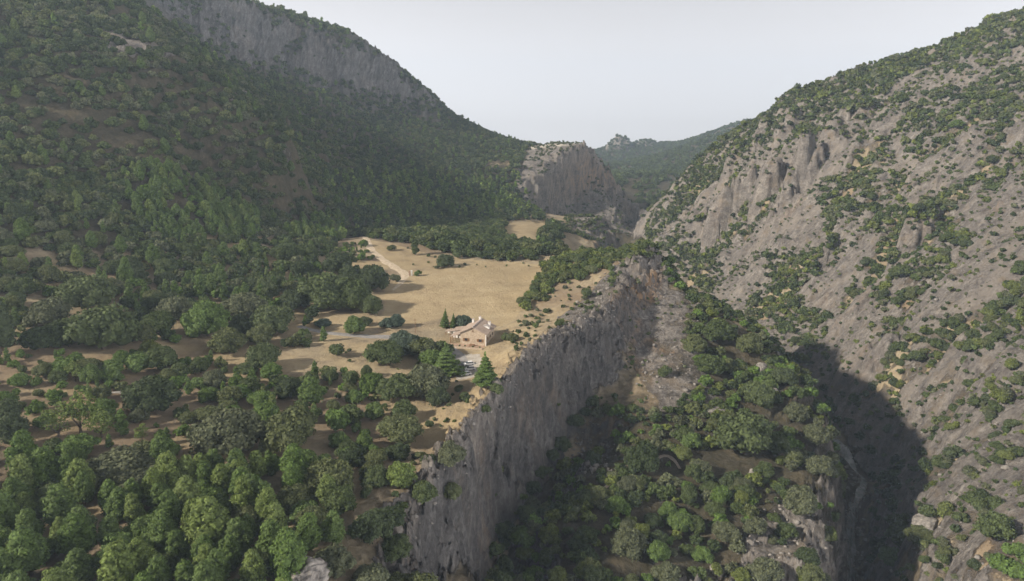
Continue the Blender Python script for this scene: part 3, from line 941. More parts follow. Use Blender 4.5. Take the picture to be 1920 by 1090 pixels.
def loose_lobes(g, nl=22):
    L_ = []
    for i in range(nl):
        d = unit(g.normal(size=3)); rr = g.uniform(0.4, 0.95)
        s = g.uniform(0.16, 0.30)
        L_.append((d[0] * rr * 0.8, d[1] * rr * 0.8, 1.15 + d[2] * rr * 0.85, s, s, s))
    return L_


def shrub_lobes(g, nl=7):
    L_ = []
    for i in range(nl):
        a = g.uniform(0, 6.28); rr = g.uniform(0.2, 0.6); s = g.uniform(0.30, 0.5)
        L_.append((rr * math.cos(a), rr * math.sin(a), 0.42 + g.uniform(0, 0.55) * (1 - rr), s, s, s))
    return L_


def grow(kind, seed, lod):
    g = np.random.default_rng(seed * 101 + lod)
    n = {'oak': (2100, 230, 56), 'pine': (1700, 200, 50), 'fir': (1700, 200, 50), 'loose': (1100, 160, 44), 'shrub': (620, 90, 30), 'young': (700, 110, 34)}[kind][lod]
    lf = (1.0, 2.55, 5.0)[lod]
    cs = ((7, 5), (5, 4), (5, 3))[lod]
    if kind == 'oak': return lobed(oak_lobes(g, (26, 13, 7)[lod]), n, 0.050 * lf, g, 0.25, 0.65, 0.10, True, cs)
    if kind == 'pine': return lobed(pine_lobes(g, (26, 14, 7)[lod], g.uniform(0.27, 0.34)), n, 0.021 * lf, g, 0.5, 0.65, 0.10, True, cs)
    if kind == 'young': return lobed(pine_lobes(g, (14, 9, 5)[lod], 0.24, 1.0, 0.10), n, 0.024 * lf, g, 0.5, 0.65, 0.10, True, cs)
    if kind == 'fir': return lobed(fir_lobes(g, (40, 20, 10)[lod]), n, 0.020 * lf, g, 0.4, 0.65, 0.15, True, cs)
    if kind == 'loose': return lobed(loose_lobes(g, (24, 14, 8)[lod]), n, 0.050 * lf, g, 0.4, 0.6, 0.3, lod > 0, cs)
    return lobed(shrub_lobes(g, (8, 6, 4)[lod]), n, 0.068 * lf, g, 0.3, 0.65, 0.10, True, cs)


NVAR = {'oak': 6, 'pine': 6, 'fir': 2, 'loose': 3, 'shrub': 5, 'young': 4}
PAL = {'dark': (0.048, 0.069, 0.025), 'mid': (0.073, 0.100, 0.031), 'olive': (0.105, 0.122, 0.044), 'grey': (0.108, 0.120, 0.062),
       'bright': (0.103, 0.165, 0.034), 'pine': (0.092, 0.145, 0.030), 'pinelight': (0.140, 0.190, 0.042), 'yellow': (0.128, 0.155, 0.036), 'blue': (0.066, 0.098, 0.070)}
KINDNAME = {'oak': ('holm_oak', 'tree'), 'pine': ('pine_tree', 'tree'), 'fir': ('fir_tree', 'tree'), 'loose': ('poplar_tree', 'tree'), 'shrub': ('shrub', 'shrub'), 'young': ('young_pine', 'tree')}
TREES = []          # (kind, x, y, z, radius, height factor, tone, hand placed)
HAND_XY = []


def hand(kind, u, vb, w, tone='mid', hf=1.0):
    """one tree whose foot is seen at (u, vb) and whose crown is w pixels wide"""
    p = hit(u, vb)
    s = (p.y * CT - p.z * ST) / F
    r_ = w * s / 2
    TREES.append((kind, p.x, p.y, p.z, r_, hf, tone, True)); HAND_XY.append((p.x, p.y, r_))


for a in [('oak', 167, 580, 93, 'mid'), ('oak', 42, 555, 50, 'mid'), ('oak', 92, 612, 75, 'grey'), ('oak', 130, 650, 72, 'mid'), ('oak', 195, 655, 105, 'mid', 1.15),
          ('oak', 75, 655, 60, 'dark'), ('pine', 2, 665, 60, 'dark', 1.2), ('oak', 390, 630, 85, 'bright', 1.05), ('oak', 333, 600, 62, 'grey'), ('oak', 300, 625, 60, 'mid'),
          ('oak', 432, 662, 66, 'olive'), ('oak', 492, 645, 52, 'olive'), ('oak', 498, 690, 58, 'mid', 1.2), ('oak', 515, 625, 78, 'mid'), ('oak', 462, 598, 70, 'grey'), ('oak', 500, 565, 60, 'mid'),
          ('oak', 550, 580, 52, 'dark'), ('oak', 615, 578, 92, 'mid'), ('oak', 660, 583, 75, 'mid', 1.1), ('oak', 700, 545, 62, 'dark', 1.1), ('oak', 660, 540, 56, 'dark'), ('oak', 692, 588, 52, 'mid', 1.05),
          ('oak', 637, 513, 56, 'dark', 1.0), ('oak', 565, 520, 44, 'dark'), ('oak', 534, 490, 50, 'mid'), ('oak', 574, 488, 46, 'mid'),
          ('oak', 665, 625, 46, 'bright', 1.0), ('oak', 686, 610, 24, 'dark'), ('oak', 728, 614, 26, 'blue'), ('oak', 745, 614, 34, 'blue'),
          ('oak', 837, 500, 34, 'dark', 1.0), ('shrub', 829, 502, 18, 'mid'), ('young', 779, 478, 17, 'mid', 1.0), ('shrub', 786, 517, 16, 'bright'), ('shrub', 741, 530, 22, 'grey'), ('shrub', 694, 488, 12, 'mid'), ('shrub', 700, 484, 10, 'mid'),
          ('shrub', 860, 485, 22, 'mid'), ('shrub', 804, 482, 9, 'mid'), ('shrub', 820, 505, 10, 'grey'), ('shrub', 735, 470, 16, 'olive'),
          ('oak', 285, 772, 88, 'dark', 1.05), ('oak', 329, 750, 24, 'dark'), ('oak', 402, 728, 50, 'grey'), ('shrub', 374, 730, 34, 'bright'), ('oak', 213, 700, 42, 'bright', .9), ('shrub', 266, 702, 54, 'bright'),
          ('oak', 282, 665, 38, 'yellow'), ('oak', 303, 690, 74, 'mid', .75), ('shrub', 120, 703, 42, 'bright'), ('loose', 142, 715, 40, 'pinelight'), ('shrub', 350, 690, 32, 'bright'), ('oak', 452, 746, 44, 'bright', .85),
          ('oak', 427, 750, 26, 'bright'), ('oak', 353, 792, 34, 'olive', .8), ('oak', 392, 785, 48, 'olive', .7), ('oak', 493, 762, 46, 'bright'), ('pine', 582, 762, 44, 'pine', .85), ('oak', 545, 745, 52, 'dark'), ('oak', 620, 716, 34, 'mid'),
          ('oak', 427, 850, 132, 'grey', .85), ('oak', 543, 842, 108, 'olive', 1.0), ('shrub', 628, 806, 60, 'bright'), ('loose', 110, 820, 62, 'pinelight'), ('loose', 152, 812, 74, 'pinelight', 1.1), ('loose', 192, 820, 58, 'pinelight'),
          ('oak', 150, 852, 66, 'bright', .8), ('pine', 25, 838, 66, 'dark', .9), ('shrub', 86, 800, 36, 'bright'), ('young', 230, 818, 26, 'bright'), ('loose', 266, 825, 36, 'pinelight', .8), ('oak', 262, 790, 34, 'grey'),
          ('pine', 310, 878, 46, 'pine'), ('oak', 226, 905, 112, 'grey', .75), ('oak', 245, 925, 96, 'grey', .7), ('pine', 483, 905, 40, 'pinelight', 1.0), ('young', 506, 892, 24, 'pine'), ('pine', 556, 905, 60, 'bright', .8),
          ('oak', 622, 925, 90, 'olive'), ('oak', 556, 955, 66, 'olive'), ('oak', 586, 995, 64, 'olive'), ('oak', 640, 960, 70, 'mid'), ('pine', 353, 985, 62, 'pinelight', 1.0), ('pine', 398, 1040, 84, 'pinelight', .9), ('pine', 376, 905, 30, 'pine', 1.2),
          ('pine', 288, 935, 40, 'pine'), ('pine', 252, 965, 46, 'pine'), ('pine', 215, 970, 50, 'pine'), ('pine', 437, 905, 30, 'pine'), ('oak', 462, 990, 58, 'olive'), ('oak', 510, 1010, 60, 'mid'),
          ('pine', 233, 1130, 92, 'pinelight', .9), ('pine', 275, 1110, 76, 'pinelight', .9), ('pine', 356, 1120, 50, 'pine'), ('pine', 120, 990, 74, 'pine', .8), ('pine', 150, 1050, 76, 'pine', .8), ('pine', 45, 940, 60, 'pinelight'), ('pine', 90, 925, 60, 'pine'),
          ('pine', 20, 1010, 66, 'pine'), ('pine', 60, 1080, 84, 'bright', .8), ('pine', 10, 1120, 80, 'pine', .8), ('pine', 310, 1040, 60, 'pine', .9),
          ('oak', 720, 682, 62, 'mid', 1.0), ('oak', 765, 664, 56, 'blue'), ('oak', 793, 668, 52, 'olive'), ('oak', 752, 650, 44, 'blue'), ('oak', 736, 672, 40, 'mid'), ('oak', 688, 707, 26, 'mid', 1.2), ('fir', 840, 703, 60, 'bright', .66),
          ('oak', 812, 690, 50, 'bright', .95), ('fir', 912, 722, 50, 'bright', 0.80), ('oak', 826, 668, 40, 'mid'), ('oak', 745, 745, 70, 'mid', .85), ('oak', 720, 740, 36, 'bright', 1.1), ('oak', 800, 740, 80, 'grey', 1.0), ('oak', 822, 758, 50, 'dark', 1.0),
          ('oak', 872, 752, 26, 'mid'), ('shrub', 862, 735, 20, 'mid'), ('shrub', 908, 775, 24, 'mid'), ('shrub', 930, 738, 28, 'mid'), ('fir', 834, 614, 20, 'pine', 1.15), ('fir', 850, 614, 15, 'pine', 1.15), ('oak', 869, 612, 34, 'blue', .9),
          ('oak', 750, 828, 72, 'olive', 1.0), ('oak', 757, 785, 60, 'mid', .8), ('shrub', 806, 800, 20, 'mid'), ('oak', 845, 870, 58, 'grey', 1.0), ('oak', 750, 910, 68, 'pinelight', .9), ('oak', 795, 940, 56, 'mid'), ('oak', 845, 935, 44, 'olive'),
          ('oak', 700, 1010, 80, 'dark'), ('oak', 735, 985, 50, 'dark'), ('oak', 740, 1040, 56, 'mid', 0.9), ('oak', 630, 1075, 74, 'grey'), ('oak', 690, 1105, 66, 'grey'), ('oak', 745, 1110, 52, 'olive'), ('oak', 785, 1130, 76, 'olive'), ('oak', 840, 1140, 50, 'grey'),
          ('oak', 960, 641, 22, 'olive', 1.1), ('oak', 948, 638, 20, 'mid'), ('shrub', 986, 628, 9, 'mid'), ('shrub', 1050, 612, 17, 'mid'), ('shrub', 1100, 556, 24, 'mid'), ('shrub', 1022, 588, 15, 'mid'), ('shrub', 984, 612, 20, 'grey'), ('shrub', 633, 668, 34, 'mid'),
          ('shrub', 655, 722, 44, 'mid'), ('shrub', 655, 660, 10, 'olive'), ('oak', 578, 640, 16, 'grey', 1.3), ('young', 607, 640, 14, 'bright'), ('oak', 606, 614, 30, 'blue', .8), ('oak', 597, 612, 20, 'yellow', .8),
          ('oak', 1865, 1010, 68, 'mid', 1.0), ('oak', 1672, 1058, 44, 'bright', 1.0), ('oak', 1735, 1015, 60, 'olive', .5), ('oak', 1275, 995, 44, 'bright', 1.15), ('oak', 1395, 850, 110, 'mid', .95), ('oak', 1405, 665, 56, 'olive'), ('oak', 1345, 640, 60, 'mid'),
          ('oak', 1205, 880, 76, 'dark', .9), ('oak', 1500, 960, 70, 'grey'), ('oak', 1360, 1010, 50, 'grey', .9), ('oak', 1180, 1040, 80, 'grey', .8), ('oak', 1420, 760, 60, 'mid'), ('oak', 1330, 700, 60, 'mid', .8), ('oak', 1300, 660, 44, 'olive'),
          ('shrub', 1250, 705, 30, 'mid'), ('oak', 1490, 790, 50, 'grey'), ('oak', 1470, 720, 46, 'dark'), ('oak', 1460, 850, 46, 'mid'), ('oak', 1530, 830, 50, 'grey'), ('oak', 1540, 890, 54, 'grey'), ('oak', 1250, 1090, 60, 'grey', .8), ('oak', 1430, 1085, 60, 'grey'),
          ('oak', 1110, 762, 26, 'dark'), ('oak', 1098, 780, 24, 'dark'), ('oak', 1078, 798, 30, 'dark'), ('oak', 1052, 845, 38, 'dark'), ('oak', 1036, 862, 28, 'dark'), ('oak', 1112, 872, 36, 'dark'), ('oak', 1016, 893, 28, 'dark'), ('oak', 952, 1000, 32, 'dark'), ('oak', 1140, 775, 26, 'mid'), ('oak', 1000, 925, 34, 'dark'), ('shrub', 1690, 1015, 60, 'mid'), ('shrub', 1900, 1050, 60, 'bright'), ('shrub', 1885, 1085, 60, 'bright'), ('oak', 1795, 240, 26, 'bright', .8), ('shrub', 1690, 520, 34, 'mid')]:
    hand(*a)
for u in (243, 275, 313, 332, 420, 447, 462, 490, 375):
    hand('young', u, 572 + int(8 * math.sin(u)), 20 if u != 375 else 24, 'pine', 1.0 if u != 375 else 1.2)
HAND_XY = np.array(HAND_XY)

T_ALL = ['dark', 'mid', 'olive', 'grey', 'bright', 'pine', 'pinelight', 'yellow', 'blue']


def scatter(poly, y0, y1, sp, kinds, radii, cover, tones, nz=(60, 0.25), maxslope=1.35, side=None, excl=None, grow_dense=False):
    """trees over the piece of land whose outline is poly"""
    us = [p[0] for p in poly]; vs = [p[1] for p in poly]
    a0, a1 = (min(us) - 960 - (300 if min(us) <= 0 else 0)) / F * 1.16, (max(us) - 960 + (300 if max(us) >= 1920 else 0)) / F * 1.16
    if a0 > 0: a0 *= 0.8
    if a1 < 0: a1 *= 0.8
    x0 = min(a0 * y0, a0 * y1); x1 = max(a1 * y0, a1 * y1)
    xs = np.arange(x0, x1, sp); ys = np.arange(y0, y1, sp)
    X, Y = np.meshgrid(xs, ys); X = X + rng.uniform(-.48, .48, X.shape) * sp; Y = Y + rng.uniform(-.48, .48, X.shape) * sp
    X, Y = X.ravel(), Y.ravel()
    k = np.abs(X / Y) < 1.1; X, Y = X[k], Y[k]
    Z = HT(X, Y); u, v = project(X, Y, Z)
    k = inpoly(np.clip(u, 4, 1916), v, poly) & (u > -330) & (u < 2200) & (v > -60) & (v < 1330)
    sl = lookup(SLOPE, X, Y); k &= sl < maxslope
    if side is not None:
        rr = lookup(RIGHT, X, Y); k &= (rr > 0.5) if side else (rr < 0.5)
    if excl:
        for e in excl: k &= ~inpoly(u, v, e)
    cvr = None
    k &= dist_line(X, Y, GORGE)[0] > 7.5
    n_ = fbm(X, Y, nz[0], 3, 800) / 0.35 * nz[1]
    cv = cover(X, Y, u, v) if callable(cover) else cover
    pr_ = np.clip(cv + n_, 0, 1) * np.ones(X.shape)
    k &= (rng.uniform(0, 1, X.shape) < pr_)
    X, Y, Z, u, v, pr_ = X[k], Y[k], Z[k], u[k], v[k], pr_[k]
    if len(HAND_XY):
        ok = np.ones(len(X), bool)
        for hx, hy, hr in HAND_XY:
            ok &= (X - hx) ** 2 + (Y - hy) ** 2 > (hr * 1.15) ** 2
        X, Y, Z, pr_ = X[ok], Y[ok], Z[ok], pr_[ok]
    radf = 0.52 + 1.0 * sstep(0.15, 0.9, pr_) if grow_dense else None
    R_ = rng.uniform(radii[0], radii[1], len(X)) * rng.uniform(0.8, 1.1, len(X))
    kk = rng.choice(len(kinds), len(X), p=[q_[1] for q_ in kinds])
    tt = rng.integers(0, len(tones), len(X))
    for i in range(len(X)):
        kd = kinds[kk[i]][0]; r_ = R_[i]; tn = tones[tt[i]]
        if kd in ('pine', 'young') and tn in ('dark', 'mid', 'olive', 'grey'): tn = ('pine', 'pinelight', 'pine', 'pine')[tt[i] % 4]
        if kd == 'pine': r_ *= 0.8
        if kd == 'young': r_ *= 0.42
        if kd == 'shrub' and radii[1] > 3.3: r_ *= 0.6
        if radf is not None: r_ *= radf[i]
        TREES.append((kd, X[i], Y[i], Z[i], r_, rng.uniform(0.85, 1.15), tn, False))
    return len(X)


DM = ['dark', 'dark', 'mid', 'mid', 'olive']
BUSY = [[(60, 700), (560, 640), (700, 620), (870, 640), (905, 760), (870, 860), (700, 880), (600, 830), (350, 870), (200, 850), (60, 760)]]
# foreground pine wood
scatter([(-200, 845), (240, 925), (300, 900), (400, 890), (560, 915), (640, 960), (735, 990), (740, 1040), (640, 1040), (545, 1045), (535, 1500), (-300, 1500)], 96, 190, 5.1,
        [('pine', .68), ('oak', .24), ('loose', .08)], (3.0, 4.4), 0.86, ['pine', 'pinelight', 'pinelight', 'mid', 'olive', 'bright'], (25, .15))
# bench orchard and thickets
scatter([(-60, 590), (60, 600), (250, 660), (420, 680), (560, 690), (700, 700), (720, 880), (560, 900), (400, 880), (240, 905), (-60, 850)], 150, 300, 4.3,
        [('oak', .50), ('shrub', .38), ('young', .12)], (1.7, 4.1), 0.58, ['bright', 'mid', 'olive', 'pine'], (30, .22))
scatter([(640, 850), (860, 860), (850, 960), (700, 1050), (620, 1010)], 125, 200, 4.2, [('oak', .5), ('shrub', .5)], (1.8, 3.6), 0.62, DM, (20, .2))
# woods on the left of the bench
scatter([(-100, 375), (225, 335), (240, 400), (420, 440), (570, 415), (640, 440), (600, 500), (600, 535), (570, 560), (380, 560), (250, 530), (230, 560), (120, 550), (-100, 560)], 260, 620, 6.0,
        [('oak', .82), ('young', .10), ('pine', .08)], (3.2, 5.0), 0.80, ['mid', 'mid', 'dark', 'olive', 'grey'], (45, .22), side=False)
scatter([(-60, 540), (600, 540), (570, 660), (240, 640), (-60, 640)], 240, 340, 6.0, [('oak', .75), ('young', .1), ('shrub', .15)], (2.6, 4.8), 0.66, DM + ['bright'], (30, .30))
scatter([(560, 470), (690, 455), (700, 490), (650, 530), (590, 560), (560, 540)], 330, 520, 5.0, [('oak', .4), ('young', .3), ('shrub', .3)], (1.6, 3.0), 0.5, ['mid', 'olive', 'pine'], (30, .3))
# pine belts
scatter([(225, 340), (290, 300), (480, 405), (490, 455), (380, 450), (250, 420)], 380, 620, 4.8, [('pine', .85), ('oak', .15)], (3.0, 4.3), 0.85, ['pine', 'pinelight', 'bright', 'pine'], (45, .15), side=False)
scatter([(548, 415), (640, 410), (648, 452), (560, 455)], 420, 640, 4.6, [('pine', .9), ('oak', .1)], (3.0, 4.0), 0.85, ['pinelight', 'bright', 'pine'], (45, .15))
scatter([(275, 418), (390, 425), (395, 465), (290, 455)], 320, 460, 3.2, [('young', 1.0)], (3.6, 4.6), 0.8, ['bright', 'pine'], (45, .15))
# near-left hillside
scatter([(-110, -60), (330, -60), (420, 90), (560, 200), (620, 300), (650, 425), (480, 430), (290, 300), (225, 365), (-110, 410)], 330, 700, 5.6,
        [('oak', .95), ('pine', .05)], (3.0, 4.8), lambda X, Y, u, v: 0.95 - 0.50 * np.exp(-(((u - 150) / 190) ** 2 + ((v - 235 - (u - 150) * 0.25) / 30) ** 2)) - 0.45 * np.exp(-(((u - 255) / 75) ** 2 + ((v - 82) / 22) ** 2)) - 0.3 * np.exp(-(((u - 460) / 60) ** 2 + ((v - 185) / 40) ** 2)),
        ['dark', 'dark', 'mid', 'olive', 'grey'], (50, .30), 2.4, False)
scatter([(430, 300), (600, 290), (650, 425), (470, 405)], 420, 640, 3.8, [('oak', 1.0)], (2.4, 4.0), 0.75, ['dark', 'mid', 'olive'], (30, .2), 7.0, False)
scatter([(-60, 340), (240, 330), (240, 420), (-60, 420)], 300, 460, 5.0, [('oak', 1.0)], (2.6, 4.2), 0.6, ['dark', 'mid', 'olive'], (30, .2), 7.0, False)
# flank of the big mountain and its crest
scatter([(330, -40), (460, -10), (640, 50), (820, 180), (1000, 262), (1010, 300), (985, 340), (1010, 400), (1050, 420), (1050, 470), (680, 470), (560, 420), (560, 420), (500, 270), (400, 150), (300, 0)], 540, 1320, 6.2,
        [('oak', .96), ('pine', .04)], (3.0, 4.6), lambda X, Y, u, v: 0.96 - 0.8 * ((np.abs(u - 932) < 26) & (np.abs(v - 310) < 8)) - 0.5 * ((np.abs(u - 730) < 50) & (np.abs(v - 365) < 8)), ['dark', 'dark', 'mid', 'mid', 'olive'], (90, .12), 1.7, False,
        excl=[[(940, 432), (958, 413), (1035, 413), (1015, 440), (1002, 458), (948, 449)], [(960, 345), (990, 275), (1110, 262), (1230, 400), (1200, 460), (1100, 412), (1000, 400)]])
scatter([(560, 330), (970, 330), (1010, 400), (900, 420), (700, 420)], 640, 960, 7.0, [('pine', 1.0)], (3.2, 4.4), 0.35, ['pinelight', 'pine'], (90, .3), 1.3, False)
# wood behind the field
scatter([(676, 440), (760, 430), (1050, 430), (1060, 500), (1000, 494), (930, 490), (870, 482), (800, 470), (760, 458), (715, 452)], 430, 700, 6.4, [('oak', 1.0)], (3.4, 5.2), 0.95, ['mid', 'dark', 'mid', 'olive'], (60, .1), 1.3, False,
        excl=[[(940, 432), (958, 413), (1035, 413), (1015, 440), (1002, 458), (948, 449)]])
scatter([(700, 455), (860, 480), (1010, 495), (1010, 515), (850, 505), (740, 500)], 370, 520, 7, [('shrub', 1.0)], (0.6, 1.3), 0.22, ['mid', 'olive', 'grey'], (60, .1))
# bluff and knoll scrub
scatter([(955, 350), (990, 272), (1110, 262), (1150, 330), (1225, 402), (1200, 455), (1090, 412), (1000, 400)], 860, 1190, 5.2, [('shrub', 1.0)], (1.2, 2.6), 0.42, ['olive', 'dark', 'mid', 'grey'], (40, .3), 1.9, False)
scatter([(1030, 450), (1065, 400), (1155, 395), (1165, 475), (1060, 480)], 640, 860, 4.2, [('shrub', 1.0)], (1.5, 2.8), 0.62, ['olive', 'mid', 'mid', 'grey'], (30, .3), 1.7, False)
# bushes on the rock ridge
scatter([(1018, 500), (1060, 475), (1110, 462), (1160, 452), (1220, 448), (1215, 478), (1150, 490), (1120, 505), (1090, 530), (1060, 528), (1035, 548), (1000, 578), (970, 592), (968, 575), (1000, 545)], 300, 470, 3.5, [('shrub', .8), ('oak', .2)], (1.8, 3.2), 0.86, ['mid', 'mid', 'olive', 'yellow'], (25, .15))
scatter([(1120, 500), (1160, 470), (1240, 455), (1250, 480), (1200, 490), (1150, 540)], 320, 400, 3.0, [('shrub', 1.0)], (1.3, 2.4), 0.5, ['mid', 'olive'], (20, .2), 3.0)
scatter([(1236, 470), (1330, 550), (1380, 590), (1300, 570), (1250, 530)], 320, 460, 3.0, [('oak', 1.0)], (1.8, 3.0), 0.8, ['dark', 'mid'], (20, .2), 20.0)
scatter([(880, 810), (940, 690), (960, 620), (1010, 560), (1100, 500), (1200, 480), (1200, 540), (1140, 590), (1050, 640), (960, 720), (890, 840)], 160, 380, 3.4, [('shrub', 1.0)], (0.5, 1.5), 0.22, ['mid', 'olive', 'grey'], (20, .2))
scatter([(600, 640), (860, 700), (900, 800), (860, 850), (640, 850), (560, 700)], 170, 285, 4.5, [('shrub', 1.0)], (0.4, 1.1), 0.25, ['olive', 'mid', 'yellow'], (20, .2))
# wooded spur
FACE = [(1172, 650), (1172, 690), (1120, 745), (1060, 812), (1000, 898), (940, 985), (900, 1100), (760, 1100), (770, 960), (860, 850), (940, 730), (1060, 620), (1140, 590)]
TALUS = [(1165, 560), (1250, 530), (1310, 565), (1275, 640), (1310, 700), (1300, 740), (1240, 780), (1190, 760), (1150, 780), (1120, 760), (1170, 690)]
scatter([(1240, 440), (1300, 545), (1340, 560), (1460, 610), (1600, 800), (1640, 950), (1600, 1300), (880, 1300), (900, 1080), (1000, 890), (1160, 740), (1280, 620), (1255, 540)], 120, 480, 3.7, [('shrub', .42), ('oak', .58)], (1.9, 3.6),
        lambda X, Y, u, v: 0.86 - 0.6 * ((np.abs(u - 1110) < 45) & (np.abs(v - 840) < 50)) - 0.75 * inpoly(u, v, [(1395, 1000), (1450, 945), (1530, 965), (1540, 1090), (1380, 1090)]) - 0.5 * (np.hypot((u - 1440) / 26, (v - 770) / 16) < 1) - 0.4 * inpoly(u, v, [(1225, 850), (1270, 800), (1290, 900), (1280, 960)]),
        ['mid', 'dark', 'mid', 'bright', 'yellow', 'olive', 'grey'], (22, .20), 6.0, False, excl=[FACE, TALUS])
scatter([(1150, 560), (1320, 560), (1330, 720), (1300, 790), (1120, 790)], 230, 380, 3.4, [('shrub', 1.0)], (0.5, 1.3), 0.16, ['olive', 'grey', 'mid'], (20, .2), 1.6, False)
scatter([(860, 900), (1190, 640), (1180, 720), (1000, 960), (900, 1090)], 150, 300, 2.6, [('shrub', 1.0)], (0.6, 1.7), 0.10, ['mid', 'dark', 'olive'], (12, .2), 40.0, False)
scatter([(240, -60), (460, 0), (640, 60), (820, 190), (820, 215), (600, 160), (400, 100), (240, 10)], 840, 1160, 7.0, [('shrub', 1.0)], (1.5, 3.2), 0.16, ['dark', 'mid'], (40, .3), 60.0, False)
# gorge floor
scatter([(1540, 700), (1660, 760), (1760, 870), (1745, 985), (1630, 1100), (1560, 1100), (1560, 900)], 180, 430, 4.6, [('oak', .7), ('shrub', .3)], (2.2, 3.6), lambda X, Y, u, v: np.where(HT(X, Y) < -158, 0.8, 0.0), ['dark', 'dark', 'mid'], (30, .1), 2.6,
        excl=[[(1595, 880), (1612, 875), (1640, 925), (1620, 930), (1605, 1000), (1585, 1010)]])
GREEN = [([(1190, 430), (1290, 310), (1380, 235), (1440, 195), (1500, 160), (1640, 125), (1720, 100), (1770, 100), (1640, 200), (1520, 225), (1450, 250), (1400, 305), (1330, 345), (1260, 425), (1215, 450)], .50),
         ([(1690, 180), (1800, 160), (1930, 120), (1930, 210), (1800, 250), (1750, 290), (1700, 300), (1690, 240)], .45), ([(1740, 100), (1930, -20), (1930, 110), (1800, 150)], .30),
         ([(1550, 330), (1640, 320), (1650, 370), (1590, 400), (1570, 440), (1540, 420), (1530, 380)], .6), ([(1600, 380), (1740, 380), (1740, 410), (1660, 460), (1620, 430)], .45),
         ([(1690, 520), (1700, 490), (1760, 460), (1840, 400), (1800, 470), (1740, 540), (1640, 590), (1640, 560)], .5), ([(1480, 580), (1550, 570), (1560, 600), (1520, 615)], .65),
         ([(1790, 660), (1860, 600), (1930, 560), (1930, 600), (1840, 670), (1800, 675)], .75), ([(1835, 750), (1930, 700), (1930, 740), (1870, 770), (1850, 820), (1830, 810)], .7),
         ([(1790, 760), (1880, 680), (1900, 690), (1810, 770)], .4), ([(1250, 450), (1330, 470), (1370, 500), (1330, 560), (1290, 520), (1240, 480)], .55), ([(1350, 380), (1480, 300), (1500, 340), (1440, 420), (1380, 420)], .35),
         ([(1430, 470), (1500, 480), (1490, 540), (1440, 530)], .4), ([(1650, 1000), (1770, 980), (1780, 1010), (1680, 1060), (1640, 1080)], .8), ([(1400, 560), (1480, 560), (1560, 620), (1540, 680), (1460, 620)], .4)]


def right_cover(X, Y, u, v):
    c = 0.28 + 0.75 * scrub_cover(X, Y) + 0.10 * sstep(360, 240, v)
    for poly, w_ in GREEN:
        c = c + 1.15 * w_ * inpoly(u + 22 * fbm(X, Y, 35, 3, 5), v + 22 * fbm(X, Y, 35, 3, 9), poly) * (0.75 + 0.9 * fbm(X, Y, 18, 3, 15))
    return c


scatter([(1180, 420), (1290, 310), (1430, 180), (1600, 115), (1730, 85), (1950, -40), (2060, -40), (2060, 1300), (1560, 1300), (1600, 900), (1500, 700), (1330, 560), (1230, 480)], 140, 960, 2.8, [('shrub', 1.0)], (0.6, 2.8),
        right_cover, ['mid', 'mid', 'olive', 'dark', 'grey', 'yellow'], (30, .12), 3.2, True, grow_dense=True)
# far hills
scatter([(1040, 240), (1100, 275), (1160, 250), (1260, 265), (1400, 215), (1480, 220), (1340, 345), (1250, 400), (1190, 400), (1100, 330)], 1190, 2760, 13.0, [('oak', 1.0)], (5.0, 8.0),
        lambda X, Y, u, v: np.where(Y < 1620, 0.42, 0.86), ['dark', 'mid', 'mid'], (160, .35), 1.5)

# ---- which ones show largest in the picture
TX = np.array([[t[1], t[2], t[3], t[4]] for t in TREES])
TK = np.array([t[0] for t in TREES])
fw = TX[:, 1] * CT - TX[:, 2] * ST
PSZ = TX[:, 3] / fw * F
htop = np.where(np.isin(TK, ['pine', 'fir', 'young']), TX[:, 3] * 2.6, TX[:, 3] * 1.2)
tu, tv = project(TX[:, 0], TX[:, 1], TX[:, 2] + htop * 0.8)
vis = (tu > -PSZ * .6) & (tu < 1920 + PSZ * .6) & (tv > -PSZ) & (tv < 1090 + PSZ * .6)
for s_ in np.linspace(0.3, 0.985, 46):
    px, py, pz = TX[:, 0] * s_, TX[:, 1] * s_, (TX[:, 2] + htop) * s_
    vis &= ~((py > 90) & (HT(px, py) > pz))
hand_f = np.array([t[7] for t in TREES])
score = PSZ * np.where(hand_f, 3.0, 1.0) * vis
INDIV = np.zeros(len(TREES), bool)
CLSK = {'oak': ('oak',), 'pine': ('pine',), 'shrub': ('shrub',), 'other': ('fir', 'loose', 'young')}
for kk_, names in CLSK.items():
    m_ = np.nonzero(np.isin(TK, names) & vis)[0]
    m_ = m_[np.argsort(-score[m_])][:300]
    INDIV[m_] = True
print('trees', len(TREES), 'visible', int(vis.sum()), {k_: int(np.isin(TK, v_).sum()) for k_, v_ in CLSK.items()}, 'single', int(INDIV.sum()))


def dims(kd, r_, hf):
    """scale of the unit tree in metres: (sx, sz)"""
    if kd == 'oak' or kd == 'loose': return r_, r_ * hf
    if kd == 'shrub': return r_ * 1.15, r_ * 1.15 * hf
    h = {'pine': r_ * 3.1, 'fir': r_ * 3.2, 'young': r_ * 4.2}[kd] * hf
    w_ = {'pine': r_ / 0.34, 'fir': r_ / 0.36, 'young': r_ / 0.26}[kd]
    return w_, h


# ---- individual trees: thing > trunk, crown ; copies share mesh data
def leaf_mesh(name, V, Q, T, col, mat):
    me = mesh_np(name, V, Q, mat, smooth=False)
    setattr_f(me, 'tone', T)
    c = np.ones((len(V), 4)); c[:, :3] = col
    setattr_col(me, 'leafcol', c)
    return me


